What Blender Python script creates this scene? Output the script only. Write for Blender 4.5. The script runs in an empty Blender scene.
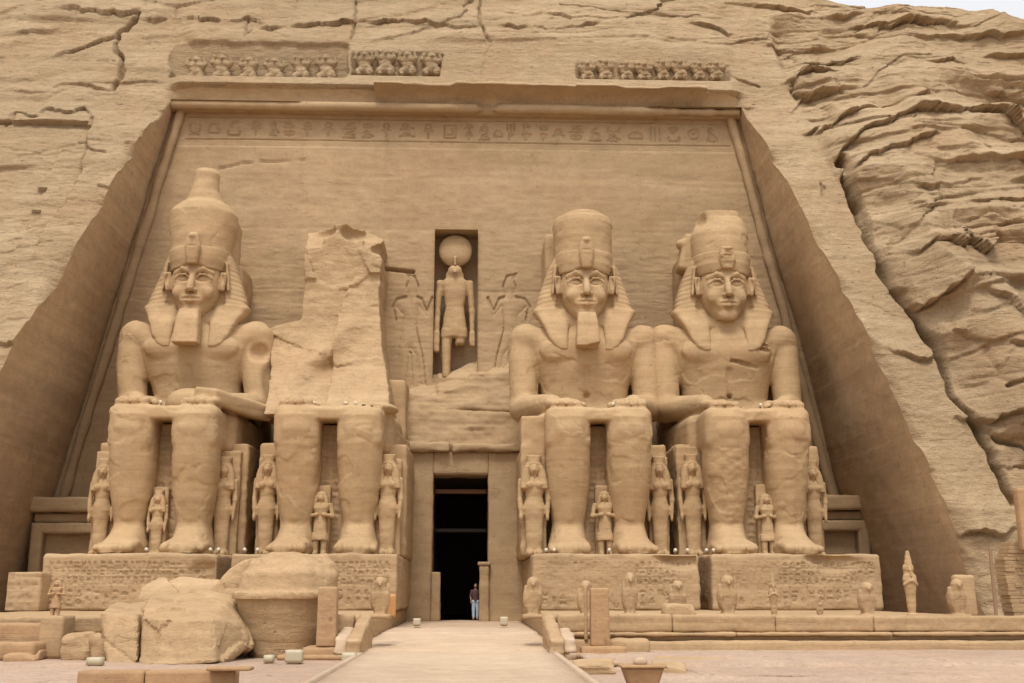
import bpy, math, random
import numpy as np

# ------------------------------------------------------------------ camera, world, sun
scn = bpy.context.scene
COL = scn.collection
FPX = 1100.0
PITCH = math.radians(12.8)
YAW = math.radians(2.0)
CZ = 1.7
cam_d = bpy.data.cameras.new("camera")
cam = bpy.data.objects.new("camera", cam_d)
COL.objects.link(cam)
cam_d.sensor_width = 36.0
cam_d.lens = 36.0 * FPX / 1024.0
cam_d.clip_start = 0.1
cam_d.clip_end = 2000.0
cam.location = (0, 0, CZ)
cam.rotation_euler = (math.radians(90) + PITCH, 0, -YAW)
scn.camera = cam

SUN_EL, SUN_AZ = 62.0, -10.0      # azimuth measured from the camera's back, negative = from the left
world = bpy.data.worlds.new("World")
scn.world = world
world.use_nodes = True
nt = world.node_tree
nt.nodes.clear()
sky = nt.nodes.new("ShaderNodeTexSky")
sky.sky_type = 'NISHITA'
sky.sun_disc = False
sky.sun_elevation = math.radians(SUN_EL)
sky.sun_rotation = math.radians(180 - SUN_AZ)
sky.dust_density = 6.0
sky.air_density = 1.0
bg1 = nt.nodes.new("ShaderNodeBackground")
bg1.inputs[1].default_value = 0.05
bg2 = nt.nodes.new("ShaderNodeBackground")
bg2.inputs[0].default_value = (1.0, 0.985, 0.96, 1)
bg2.inputs[1].default_value = 0.62
addn = nt.nodes.new("ShaderNodeAddShader")
wo = nt.nodes.new("ShaderNodeOutputWorld")
nt.links.new(sky.outputs[0], bg1.inputs[0])
tcw = nt.nodes.new("ShaderNodeTexCoord")
sepw = nt.nodes.new("ShaderNodeSeparateXYZ")
mrw = nt.nodes.new("ShaderNodeMapRange")      # overcast sky: brighter overhead than at the horizon
mrw.inputs['From Min'].default_value = 0.0
mrw.inputs['From Max'].default_value = 1.0
mrw.inputs['To Min'].default_value = 0.58
mrw.inputs['To Max'].default_value = 0.95
nt.links.new(tcw.outputs['Generated'], sepw.inputs[0])
nt.links.new(sepw.outputs['Z'], mrw.inputs['Value'])
nt.links.new(mrw.outputs[0], bg2.inputs[1])
nt.links.new(bg1.outputs[0], addn.inputs[0])
nt.links.new(bg2.outputs[0], addn.inputs[1])
nt.links.new(addn.outputs[0], wo.inputs[0])

sun_d = bpy.data.lights.new("sun", 'SUN')
sun = bpy.data.objects.new("sun", sun_d)
COL.objects.link(sun)
sun_d.energy = 2.0
sun_d.angle = math.radians(18)
sun_d.color = (1.0, 0.96, 0.90)
sun.rotation_euler = (math.radians(90 - SUN_EL), 0, math.radians(SUN_AZ))
sun.location = (0, 0, 60)

scn.view_settings.view_transform = 'Standard'
scn.view_settings.look = 'None'
scn.view_settings.exposure = 0.14
scn.view_settings.gamma = 1.0
scn.view_settings.use_curve_mapping = False
scn.cycles.max_bounces = 6
scn.cycles.diffuse_bounces = 4

# ------------------------------------------------------------------ placing helpers
def ray(px, py):
    x = (px - 512) / FPX
    y = (341.5 - py) / FPX
    d = (x, math.cos(PITCH) - y * math.sin(PITCH), math.sin(PITCH) + y * math.cos(PITCH))
    return (d[0] * math.cos(YAW) + d[1] * math.sin(YAW), -d[0] * math.sin(YAW) + d[1] * math.cos(YAW), d[2])

def at(px, py, Y):
    d = ray(px, py)
    t = Y / d[1]
    return (d[0] * t, Y, CZ + d[2] * t)

def onz(px, py, Z):
    d = ray(px, py)
    t = (Z - CZ) / d[2]
    return (d[0] * t, d[1] * t, Z)

# ------------------------------------------------------------------ noise
_rng = np.random.RandomState(7)
_perm = np.concatenate([_rng.permutation(256)] * 3).astype(np.int32)
_val = (_rng.rand(256) * 2 - 1).astype(np.float64)

def vn3(x, y, z):
    x, y, z = np.broadcast_arrays(np.asarray(x, float), np.asarray(y, float), np.asarray(z, float))
    xi = np.floor(x).astype(np.int64); yi = np.floor(y).astype(np.int64); zi = np.floor(z).astype(np.int64)
    fx = x - xi; fy = y - yi; fz = z - zi
    fx = fx * fx * fx * (fx * (fx * 6 - 15) + 10)
    fy = fy * fy * fy * (fy * (fy * 6 - 15) + 10)
    fz = fz * fz * fz * (fz * (fz * 6 - 15) + 10)
    xi &= 255; yi &= 255; zi &= 255
    def h(a, b, c):
        return _val[_perm[_perm[_perm[(xi + a) & 255] + ((yi + b) & 255)] + ((zi + c) & 255)]]
    r = 0
    for a in (0, 1):
        wa = fx if a else 1 - fx
        for b in (0, 1):
            wb = fy if b else 1 - fy
            r = r + wa * wb * (h(a, b, 0) * (1 - fz) + h(a, b, 1) * fz)
    return r

def fbm(x, y, z, o=4, g=0.5):
    r = 0; a = 1.0; f = 1.0; s = 0
    for i in range(o):
        r = r + a * vn3(x * f + 17.3 * i, y * f + 5.1 * i, z * f + 9.7 * i)
        s += a; a *= g; f *= 2.03
    return r / s

def facets(x, z, seed):
    """broken-rock facets: every cell has its own height and tilt; returns (height, distance to the cell border)"""
    xi = np.floor(x); zi = np.floor(z)
    b1 = np.full(x.shape, 9.0); b2 = np.full(x.shape, 9.0); hh = np.zeros(x.shape)
    for dx in (-1, 0, 1):
        for dz in (-1, 0, 1):
            cx = xi + dx; cz = zi + dz
            px = cx + .5 + .46 * hash2(cx + seed * 7, cz * 3 + 11); pz = cz + .5 + .46 * hash2(cx * 5 + 3, cz + seed * 13)
            d = np.hypot(x - px, z - pz)
            h = .6 * hash2(cx + 31, cz * 7 + seed) + .7 * hash2(cx * 3 + 5, cz + seed + 9) * (x - px) + .8 * hash2(cx + 17, cz * 11 + seed) * (z - pz)
            near = d < b1
            b2 = np.where(near, b1, np.minimum(b2, d)); hh = np.where(near, h, hh); b1 = np.where(near, d, b1)
    return hh, b2 - b1

def hash2(a, b):
    return _val[_perm[_perm[np.asarray(a).astype(np.int64) & 255] + (np.asarray(b).astype(np.int64) & 255)]]

def sstep(a, b, x):
    t = np.clip((x - a) / (b - a), 0, 1)
    return t * t * (3 - 2 * t)

# ------------------------------------------------------------------ mesh helpers
def mesh_np(name, V, Q, smooth=True, sharp=None):
    me = bpy.data.meshes.new(name)
    V = np.asarray(V, np.float32)
    Q = np.asarray(Q, np.int32)
    k = Q.shape[1]
    me.vertices.add(len(V)); me.vertices.foreach_set("co", V.ravel())
    me.loops.add(Q.size); me.loops.foreach_set("vertex_index", Q.ravel())
    me.polygons.add(len(Q))
    me.polygons.foreach_set("loop_start", np.arange(len(Q), dtype=np.int32) * k)
    me.polygons.foreach_set("loop_total", np.full(len(Q), k, np.int32))
    me.polygons.foreach_set("use_smooth", np.full(len(Q), smooth, bool))
    me.update(calc_edges=True)
    me.validate()
    if sharp: me.set_sharp_from_angle(angle=math.radians(sharp))
    return me

def link(name, me, mat, parent=None, loc=None, label=None, cat=None, group=None, kind=None):
    o = bpy.data.objects.new(name, me)
    COL.objects.link(o)
    if mat is not None and me is not None:
        me.materials.clear(); me.materials.append(mat)
    if parent is not None:
        o.parent = parent
    if loc is not None:
        o.location = loc
    tag(o, label, cat, group, kind)
    return o

def tag(o, label=None, cat=None, group=None, kind=None):
    if label: o['label'] = label
    if cat: o['category'] = cat
    if group: o['group'] = group
    if kind: o['kind'] = kind
    return o

def empty(name, loc, label, cat, group=None):
    return link(name, None, None, None, loc, label, cat, group)

def copy_tree(o, parent=None):
    c = o.copy(); COL.objects.link(c); c.parent = parent
    for ch in [x for x in bpy.data.objects if x.parent == o]:
        copy_tree(ch, c)
    return c

def grid_quads(nr, nc, mask=None):
    r, c = np.meshgrid(np.arange(nr - 1), np.arange(nc - 1), indexing='ij')
    if mask is not None:
        r = r[mask]; c = c[mask]
    r = r.ravel(); c = c.ravel()
    a = r * nc + c
    return np.stack([a, a + 1, a + nc + 1, a + nc], 1)

def join(parts):
    V = []; Q = []; n = 0
    for v, q in parts:
        V.append(np.asarray(v)); Q.append(np.asarray(q) + n); n += len(v)
    return np.concatenate(V), np.concatenate(Q)

def nbox(c, half, res=0.1, r=0.06, amp=0.03, fr=1.3, carve=None, seed=0.0, shear=None):
    """rounded, worn, subdivided box; carve(x,z)-> depth pushed into the front (-Y) face"""
    c = np.array(c, float); h = np.array(half, float)
    n = [max(2, min(240, int(round(2 * a / res)))) for a in h]
    Vs = []; Qs = []; off = 0
    for ax in range(3):
        u, v = [(1, 2), (2, 0), (0, 1)][ax]
        gu = np.linspace(-h[u], h[u], n[u] + 1); gv = np.linspace(-h[v], h[v], n[v] + 1)
        U, W = np.meshgrid(gu, gv, indexing='ij')
        for s in (-1, 1):
            P = np.zeros(U.shape + (3,)); P[..., u] = U; P[..., v] = W; P[..., ax] = s * h[ax]
            q = grid_quads(n[u] + 1, n[v] + 1)
            if s > 0: q = q[:, ::-1]
            Vs.append(P.reshape(-1, 3)); Qs.append(q[:, ::-1] + off); off += len(Vs[-1])
    V = np.concatenate(Vs); Q = np.concatenate(Qs)
    key = np.round(V * 2000).astype(np.int64)
    _, idx, inv = np.unique(key, axis=0, return_index=True, return_inverse=True)
    inv = inv.ravel()
    V = V[idx]; Q = inv[Q]
    W = V + c
    rr = r * (1 + 0.8 * fbm(W[:, 0] * 1.1 + seed, W[:, 1] * 1.1, W[:, 2] * 1.1, 2))
    rr = np.clip(rr, 0.005, min(h) * 0.95)[:, None]
    inner = np.clip(V, -(h - rr), h - rr)
    d = V - inner
    L = np.linalg.norm(d, axis=1, keepdims=True)
    nrm = d / np.maximum(L, 1e-6)
    P = inner + nrm * rr
    ns = fbm(W[:, 0] * fr + seed, W[:, 1] * fr, W[:, 2] * fr * 1.6, 4)
    P = P + nrm * (ns * amp)[:, None]
    if carve is not None:
        m = nrm[:, 1] < -0.9
        P[m, 1] += carve(P[m, 0], P[m, 2])
    P = P + c
    if shear is not None:
        P = shear(P)
    return P, Q

# ------------------------------------------------------------------ signed distance sculpting
class SDF:
    def __init__(s, lo, hi, h):
        s.lo = np.array(lo, float); s.h = h
        s.n = [int(math.ceil((hi[i] - lo[i]) / h)) + 1 for i in range(3)]
        s.ax = [(s.lo[i] + h * np.arange(s.n[i])).astype(np.float32) for i in range(3)]
        s.d = np.full(s.n, 5.0, np.float32)
    def copy(s):
        c = SDF.__new__(SDF); c.lo = s.lo; c.h = s.h; c.n = s.n; c.ax = s.ax; c.d = s.d.copy(); return c
    def _op(s, prim, k, cut):
        fn, lo, hi = prim
        pad = k + 2.5 * s.h
        sl = []
        for i in range(3):
            a = max(0, int((lo[i] - pad - s.lo[i]) / s.h)); b = min(s.n[i], int((hi[i] + pad - s.lo[i]) / s.h) + 2)
            if b <= a: return
            sl.append(slice(a, b))
        X = s.ax[0][sl[0]][:, None, None]; Y = s.ax[1][sl[1]][None, :, None]; Z = s.ax[2][sl[2]][None, None, :]
        f = fn(X, Y, Z).astype(np.float32)
        d = s.d[tuple(sl)]
        if cut: a, b = -d, f
        else: a, b = d, f
        if k > 0:
            hh = np.clip(0.5 + 0.5 * (b - a) / k, 0, 1)
            r = b * (1 - hh) + a * hh - k * hh * (1 - hh)
        else:
            r = np.minimum(a, b)
        s.d[tuple(sl)] = -r if cut else r
    def add(s, prim, k=0.15, mir=False):
        s._op(prim, k, False)
        if mir: s._op(mirror(prim), k, False)
    def cut(s, prim, k=0.08, mir=False):
        s._op(prim, k, True)
        if mir: s._op(mirror(prim), k, True)
    def mesh(s):
        d = s.d
        D = np.full([n + 2 for n in s.n], 5.0, np.float32); D[1:-1, 1:-1, 1:-1] = d
        lo = s.lo - s.h
        sg = D < 0
        nx, ny, nz = D.shape
        cs = [sg[i:nx - 1 + i, j:ny - 1 + j, k:nz - 1 + k] for i in (0, 1) for j in (0, 1) for k in (0, 1)]
        anyv = cs[0].copy(); allv = cs[0].copy()
        for c in cs[1:]:
            anyv |= c; allv &= c
        act = anyv & ~allv
        I, J, K = np.nonzero(act)
        idx = np.full(act.shape, -1, np.int64); idx[I, J, K] = np.arange(len(I))
        corner = {}
        for i in (0, 1):
            for j in (0, 1):
                for k in (0, 1):
                    corner[(i, j, k)] = D[I + i, J + j, K + k]
        acc = np.zeros((len(I), 3)); cnt = np.zeros(len(I))
        for a, va in corner.items():
            for axx in range(3):
                if a[axx] == 1: continue
                b = list(a); b[axx] = 1; b = tuple(b); vb = corner[b]
                m = (va < 0) != (vb < 0)
                t = np.where(m, va / np.where(m, va - vb, 1), 0)
                p = np.zeros((len(I), 3)); p[:] = a
                p[:, axx] += t
                acc += p * m[:, None]; cnt += m
        V = acc / cnt[:, None] + np.stack([I, J, K], 1)
        V = V * s.h + lo
        Qs = []
        for axx in range(3):
            u, v = [(1, 2), (2, 0), (0, 1)][axx]
            sl0 = [slice(1, -1)] * 3; sl1 = [slice(1, -1)] * 3
            sl0[axx] = slice(0, -1); sl1[axx] = slice(1, None)
            A = sg[tuple(sl0)]; B = sg[tuple(sl1)]
            for flip, M in ((False, A & ~B), (True, ~A & B)):
                P = np.stack(np.nonzero(M), 1)
                off = [1, 1, 1]; off[axx] = 0
                P = P + off
                def cell(du, dv):
                    q = P.copy(); q[:, u] -= du; q[:, v] -= dv
                    return idx[q[:, 0], q[:, 1], q[:, 2]]
                q = np.stack([cell(1, 1), cell(0, 1), cell(0, 0), cell(1, 0)], 1)
                if flip: q = q[:, ::-1]
                Qs.append(q)
        Q = np.concatenate(Qs)
        Q = Q[(Q >= 0).all(1)]
        return V, Q

def mirror(prim):
    fn, lo, hi = prim
    return (lambda X, Y, Z: fn(-X, Y, Z)), (-hi[0], lo[1], lo[2]), (-lo[0], hi[1], hi[2])

def ell(c, r):
    def fn(X, Y, Z):
        a = (X - c[0]) / r[0]; b = (Y - c[1]) / r[1]; g = (Z - c[2]) / r[2]
        k0 = np.sqrt(a * a + b * b + g * g)
        k1 = np.sqrt((a / r[0]) ** 2 + (b / r[1]) ** 2 + (g / r[2]) ** 2)
        return k0 * (k0 - 1) / np.maximum(k1, 1e-4)
    return fn, [c[i] - r[i] for i in range(3)], [c[i] + r[i] for i in range(3)]

def cap(a, b, r1, r2=None, sq=(1, 1, 1)):
    if r2 is None: r2 = r1
    A = np.array(a, float); B = np.array(b, float); BA = (B - A); L = float((BA * BA).sum())
    def fn(X, Y, Z):
        t = np.clip(((X - A[0]) * BA[0] + (Y - A[1]) * BA[1] + (Z - A[2]) * BA[2]) / L, 0, 1)
        return np.sqrt(((X - A[0] - t * BA[0]) / sq[0]) ** 2 + ((Y - A[1] - t * BA[1]) / sq[1]) ** 2 + ((Z - A[2] - t * BA[2]) / sq[2]) ** 2) - (r1 + (r2 - r1) * t)
    R = max(r1, r2)
    return fn, [min(a[i], b[i]) - R * sq[i] for i in range(3)], [max(a[i], b[i]) + R * sq[i] for i in range(3)]

def rbox(c, half, r=0.1, rot=(0, 0, 0)):
    rx, ry, rz = [math.radians(v) for v in rot]
    Rx = np.array([[1, 0, 0], [0, math.cos(rx), -math.sin(rx)], [0, math.sin(rx), math.cos(rx)]])
    Ry = np.array([[math.cos(ry), 0, math.sin(ry)], [0, 1, 0], [-math.sin(ry), 0, math.cos(ry)]])
    Rz = np.array([[math.cos(rz), -math.sin(rz), 0], [math.sin(rz), math.cos(rz), 0], [0, 0, 1]])
    M = (Rz @ Ry @ Rx).T
    ext = np.abs(M.T) @ np.array(half)
    def fn(X, Y, Z):
        x = X - c[0]; y = Y - c[1]; z = Z - c[2]
        q = []
        for i in range(3):
            q.append(np.abs(M[i, 0] * x + M[i, 1] * y + M[i, 2] * z) - (half[i] - r))
        o = np.sqrt(np.maximum(q[0], 0) ** 2 + np.maximum(q[1], 0) ** 2 + np.maximum(q[2], 0) ** 2)
        return o + np.minimum(np.maximum(q[0], np.maximum(q[1], q[2])), 0) - r
    return fn, [c[i] - ext[i] for i in range(3)], [c[i] + ext[i] for i in range(3)]

def loft(rows, n=2.4):
    """rows of (z, halfwidth, halfdepth, cx, cy)"""
    R = np.array(rows, float); R = R[np.argsort(R[:, 0])]
    def fn(X, Y, Z):
        w = np.interp(Z, R[:, 0], R[:, 1]); d = np.interp(Z, R[:, 0], R[:, 2])
        cx = np.interp(Z, R[:, 0], R[:, 3]); cy = np.interp(Z, R[:, 0], R[:, 4])
        a = np.abs((X - cx) / w); b = np.abs((Y - cy) / d)
        q = (a ** n + b ** n) ** (1 / n)
        s = (q - 1) * np.minimum(w, d)
        e = np.maximum(R[0, 0] - Z, Z - R[-1, 0]) + 0 * q
        return np.where(e > 0, np.sqrt(np.maximum(s, 0) ** 2 + e ** 2), np.maximum(s, e))
    return fn, [float((R[:, 3] - R[:, 1]).min()), float((R[:, 4] - R[:, 2]).min()), float(R[0, 0])], \
        [float((R[:, 3] + R[:, 1]).max()), float((R[:, 4] + R[:, 2]).max()), float(R[-1, 0])]

def poly_sd(P, x, z):
    P = np.array(P, float); N = len(P)
    d = (x - P[0, 0]) ** 2 + (z - P[0, 1]) ** 2
    s = np.ones_like(d)
    j = N - 1
    for i in range(N):
        ex, ez = P[j] - P[i]
        wx = x - P[i, 0]; wz = z - P[i, 1]
        t = np.clip((wx * ex + wz * ez) / (ex * ex + ez * ez), 0, 1)
        bx = wx - ex * t; bz = wz - ez * t
        d = np.minimum(d, bx * bx + bz * bz)
        c1 = z >= P[i, 1]; c2 = z < P[j, 1]; c3 = ex * wz > ez * wx
        fl = (c1 & c2 & c3) | (~c1 & ~c2 & ~c3)
        s = np.where(fl, -s, s)
        j = i
    return s * np.sqrt(d)

def vnormals(V, Q):
    a = V[Q[:, 2]] - V[Q[:, 0]]; b = V[Q[:, 3]] - V[Q[:, 1]]
    fn = np.cross(a, b)
    N = np.zeros_like(V)
    for i in range(4):
        np.add.at(N, Q[:, i], fn)
    return N / np.maximum(np.linalg.norm(N, axis=1, keepdims=True), 1e-9)

def weather(V, Q, amp=0.03, fr=1.5, strat=0.015, seed=0.0, z0=0.0, spall=0.0):
    N = vnormals(V, Q)
    X, Y, Z = V[:, 0] + seed, V[:, 1], V[:, 2] + z0
    d = amp * fbm(X * fr, Y * fr, Z * fr * 1.5, 4)
    if strat:
        d = d + strat * fbm(X * 0.3, Y * 0.3, Z * 5.0, 2) - strat * 1.5 * sstep(0.35, 0.6, vn3(X * 0.25, Y * 0.25, Z * 3.1 + 40))
    if spall:      # flaked patches and short fissures
        wx = X + .5 * fbm(X * 1.2, Y * 1.2, Z * 1.2, 3); wz = Z + .4 * fbm(X * 1.1 + 9, Y, Z, 3)
        d = d - spall * sstep(.36, .42, vn3(wx * .8, Y * .8, wz * 1.1 + 7)) * (.6 + .4 * vn3(X * 3, Y * 3, Z * 3))
        d = d - spall * .6 * np.exp(-((vn3(wx * .35, Y * .3, wz * .8 + 50)) / .018) ** 2) * sstep(.05, .3, vn3(X * .6 + 4, Y * .6, Z * .6))
    return V + N * d[:, None]

# ------------------------------------------------------------------ materials
def srgb(r, g, b):
    f = lambda v: ((v / 255.0) / 12.92) if v / 255.0 <= 0.04045 else (((v / 255.0) + 0.055) / 1.055) ** 2.4
    return (f(r), f(g), f(b), 1)

def stone(name, c0, c1, c2, bump=0.5, strata=1.0, zfreq=1.6, grain=1.0, tilt=0.0, scale=1.0, rough=0.0, hair=0.16):
    m = bpy.data.materials.new(name); m.use_nodes = True
    t = m.node_tree; N = t.nodes; L = t.links
    for n in list(N): N.remove(n)
    out = N.new("ShaderNodeOutputMaterial"); b = N.new("ShaderNodeBsdfPrincipled")
    b.inputs['Roughness'].default_value = 0.93
    b.inputs['Specular IOR Level'].default_value = 0.15
    L.new(b.outputs[0], out.inputs[0])
    g = N.new("ShaderNodeNewGeometry")
    def mapping(s, rot=(0, 0, 0)):
        mp = N.new("ShaderNodeMapping"); mp.inputs['Scale'].default_value = [v * scale for v in s]; mp.inputs['Rotation'].default_value = rot
        L.new(g.outputs['Position'], mp.inputs['Vector']); return mp
    def noise(vec, sc, det=6, rough=0.6, dist=0.0):
        n = N.new("ShaderNodeTexNoise"); n.inputs['Scale'].default_value = sc; n.inputs['Detail'].default_value = det
        n.inputs['Roughness'].default_value = rough; n.inputs['Distortion'].default_value = dist
        L.new(vec.outputs[0], n.inputs['Vector']); return n
    def ramp(src, a, b_):
        r = N.new("ShaderNodeMapRange"); r.inputs['From Min'].default_value = a; r.inputs['From Max'].default_value = b_
        L.new(src, r.inputs['Value']); return r
    def mixc(fac, A, B, mode='MIX'):
        x = N.new("ShaderNodeMix"); x.data_type = 'RGBA'; x.blend_type = mode
        if hasattr(fac, 'links'): L.new(fac, x.inputs[0])
        else: x.inputs[0].default_value = fac
        for v, i in ((A, 6), (B, 7)):
            if hasattr(v, 'links'): L.new(v, x.inputs[i])
            else: x.inputs[i].default_value = v
        return x.outputs[2]
    def mth(op, A, B):
        x = N.new("ShaderNodeMath"); x.operation = op
        for v, i in ((A, 0), (B, 1)):
            if hasattr(v, 'links'): L.new(v, x.inputs[i])
            else: x.inputs[i].default_value = v
        return x.outputs[0]
    rt = (0, math.radians(tilt), 0)
    m_str = mapping((0.07, 0.07, zfreq), rt)
    m_fine = mapping((0.25, 0.25, zfreq * 5), rt)
    m_iso = mapping((1, 1, 1))
    n1 = noise(m_str, 1.0, 5, 0.62, 0.4)
    n2 = noise(m_iso, 0.22, 5, 0.6, 0.3)
    n3 = noise(m_fine, 1.0, 4, 0.65)
    n4 = noise(m_iso, 9.0, 5, 0.7)
    n5 = noise(m_iso, 1.4, 6, 0.65, 0.4)
    col = mixc(ramp(n1.outputs[0], 0.36, 0.64).outputs[0], c0, c1)
    col = mixc(ramp(n2.outputs[0], 0.45, 0.72).outputs[0], col, c2)
    f3 = ramp(n3.outputs[0], 0.3, 0.7)
    f3.inputs['To Min'].default_value = 1 - 0.10 * strata; f3.inputs['To Max'].default_value = 1 + 0.06 * strata
    f4 = ramp(n4.outputs[0], 0.3, 0.7); f4.inputs['To Min'].default_value = 1 - 0.07 * grain; f4.inputs['To Max'].default_value = 1 + 0.07 * grain
    f5 = ramp(n5.outputs[0], 0.32, 0.68); f5.inputs['To Min'].default_value = 0.90; f5.inputs['To Max'].default_value = 1.07
    k = mth('MULTIPLY', mth('MULTIPLY', f3.outputs[0], f4.outputs[0]), f5.outputs[0])
    # thin darker bedding lines, broken up along their length, and scattered pits
    n7 = noise(mapping((0.10, 0.10, zfreq * 0.9), rt), 1.0, 3, 0.5, 0.3)
    ln = mth('ABSOLUTE', mth('SUBTRACT', mth('FRACT', mth('MULTIPLY', n7.outputs[0], 9.0), 0.0), 0.5), 0.0)
    lr = ramp(ln, 0.0, 0.05); lr.inputs['To Min'].default_value = 1.0; lr.inputs['To Max'].default_value = 0.0
    n8 = noise(m_iso, 0.55, 4, 0.6)
    br = ramp(n8.outputs[0], 0.47, 0.60)
    hl = mth('MULTIPLY', lr.outputs[0], br.outputs[0])
    k = mth('MULTIPLY', k, mth('SUBTRACT', 1.0, mth('MULTIPLY', hl, hair)))
    n9 = noise(m_iso, 3.4, 3, 0.5)
    pit = ramp(n9.outputs[0], 0.66, 0.74)
    k = mth('MULTIPLY', k, mth('SUBTRACT', 1.0, mth('MULTIPLY', pit.outputs[0], 0.16 * grain)))
    # broad tonal patches
    n10 = noise(mapping((0.05, 0.05, 0.12)), 1.0, 3, 0.55, 0.5)
    f10 = ramp(n10.outputs[0], 0.35, 0.65); f10.inputs['To Min'].default_value = 0.92; f10.inputs['To Max'].default_value = 1.06
    k = mth('MULTIPLY', k, f10.outputs[0])
    vm = N.new("ShaderNodeVectorMath"); vm.operation = 'SCALE'; L.new(col, vm.inputs[0]); L.new(k, vm.inputs['Scale'])
    L.new(vm.outputs[0], b.inputs['Base Color'])
    # relief: thin beds, pits and grain
    n6 = noise(mapping((0.5, 0.5, zfreq * 4)), 1.0, 6, 0.7, 0.2)
    h = mth('MULTIPLY', n6.outputs[0], 0.10 * strata)
    h = mth('ADD', h, mth('MULTIPLY', n5.outputs[0], 0.12))
    h = mth('ADD', h, mth('MULTIPLY', n4.outputs[0], 0.03 * grain))
    h = mth('SUBTRACT', h, mth('MULTIPLY', hl, 0.05))
    h = mth('SUBTRACT', h, mth('MULTIPLY', pit.outputs[0], 0.05 * grain))
    if rough > 0:
        nr = noise(mapping((0.9, 0.9, 2.6), rt), 2.2, 7, 0.75, 0.6)
        h = mth('ADD', h, mth('MULTIPLY', nr.outputs[0], 0.16 * rough))
        vr = N.new("ShaderNodeTexVoronoi"); vr.inputs['Scale'].default_value = 1.5; vr.distance = 'CHEBYCHEV'
        wv = N.new("ShaderNodeVectorMath"); wv.operation = 'ADD'
        L.new(mapping((0.8, 0.8, 2.4), rt).outputs[0], wv.inputs[0]); L.new(n5.outputs['Color'], wv.inputs[1]); L.new(wv.outputs[0], vr.inputs['Vector'])
        h = mth('ADD', h, mth('MULTIPLY', vr.outputs['Distance'], 0.08 * rough))
    bp = N.new("ShaderNodeBump"); bp.inputs['Strength'].default_value = bump; bp.inputs['Distance'].default_value = 1.0
    L.new(h, bp.inputs['Height']); L.new(bp.outputs[0], b.inputs['Normal'])
    return m

def plain(name, col, rough=0.7, var=0.15, sc=4.0):
    m = bpy.data.materials.new(name); m.use_nodes = True
    t = m.node_tree; b = t.nodes['Principled BSDF']
    b.inputs['Roughness'].default_value = rough
    tc = t.nodes.new("ShaderNodeTexCoord"); n = t.nodes.new("ShaderNodeTexNoise"); n.inputs['Scale'].default_value = sc; n.inputs['Detail'].default_value = 5
    t.links.new(tc.outputs['Object'], n.inputs['Vector'])
    x = t.nodes.new("ShaderNodeMix"); x.data_type = 'RGBA'
    x.inputs[6].default_value = [v * (1 - var) for v in col[:3]] + [1]; x.inputs[7].default_value = [min(1, v * (1 + var)) for v in col[:3]] + [1]
    t.links.new(n.outputs[0], x.inputs[0]); t.links.new(x.outputs[2], b.inputs['Base Color'])
    return m

M_CLIFF = stone("cliff_sandstone", (0.475, 0.35, 0.215, 1), (0.38, 0.275, 0.16, 1), (0.40, 0.268, 0.152, 1), 0.75, 0.8, 1.1, 1.6, 3, rough=1.3, hair=.22)
M_WALL = stone("dressed_sandstone", (0.445, 0.318, 0.187, 1), (0.385, 0.27, 0.155, 1), (0.405, 0.275, 0.155, 1), 0.2, 0.5, 0.9, 1.2)
M_REVEAL = stone("chiselled_sandstone", (0.52, 0.37, 0.218, 1), (0.43, 0.30, 0.176, 1), (0.47, 0.32, 0.185, 1), 0.3, 0.8, 1.0, 1.2, 8)
M_STAT = stone("statue_sandstone", (0.485, 0.34, 0.193, 1), (0.42, 0.288, 0.155, 1), (0.445, 0.295, 0.162, 1), 0.14, 0.6, 1.6, 1.1, hair=.16)
M_PED = stone("pedestal_sandstone", (0.47, 0.33, 0.193, 1), (0.40, 0.275, 0.155, 1), (0.44, 0.298, 0.168, 1), 0.3, 0.8, 2.0, 1.2)
M_TERR = stone("terrace_sandstone", (0.47, 0.33, 0.185, 1), (0.40, 0.265, 0.145, 1), (0.44, 0.30, 0.175, 1), 0.3, 0.8, 2.5, 1.3)
M_RED = stone("reddish_sandstone", (0.45, 0.285, 0.155, 1), (0.38, 0.235, 0.125, 1), (0.42, 0.275, 0.155, 1), 0.3, 0.6, 2.0, 1.4)
M_ROCK = stone("broken_sandstone", (0.49, 0.345, 0.20, 1), (0.41, 0.28, 0.155, 1), (0.44, 0.295, 0.165, 1), 0.45, 0.5, 1.4, 1.5, 12, rough=1.0)
M_GRND = stone("plaza_stone", (0.49, 0.36, 0.265, 1), (0.36, 0.26, 0.195, 1), (0.45, 0.31, 0.215, 1), 0.5, 0.6, 0.5, 2.0, rough=.8)
M_PAVE = stone("pale_step_stone", (0.56, 0.425, 0.30, 1), (0.47, 0.345, 0.235, 1), (0.51, 0.375, 0.26, 1), 0.2, 0.6, 1.5, 1.2)
M_BOARD = stone("weathered_boards", (0.52, 0.395, 0.28, 1), (0.43, 0.32, 0.22, 1), (0.47, 0.35, 0.245, 1), 0.12, 0.5, 0.7, 0.9)
M_PASSAGE_SHADE = plain("painted_shade_stone", (0.05, 0.03, 0.018), 0.95)  # dimness of the unlit passage put into the stone's colour
M_WOOD = plain("brown_wood", (0.16, 0.075, 0.035), 0.6)
M_ORNG = plain("orange_wood", (0.50, 0.25, 0.09), 0.6)
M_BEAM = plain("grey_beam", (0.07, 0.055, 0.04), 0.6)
M_LAMP = plain("pale_lamp_housing", (0.46, 0.40, 0.27), 0.5)
M_SPOT = plain("white_lamp_housing", (0.62, 0.57, 0.46), 0.4)
M_METAL = plain("rusty_pipe", (0.28, 0.17, 0.10), 0.6)

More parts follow.
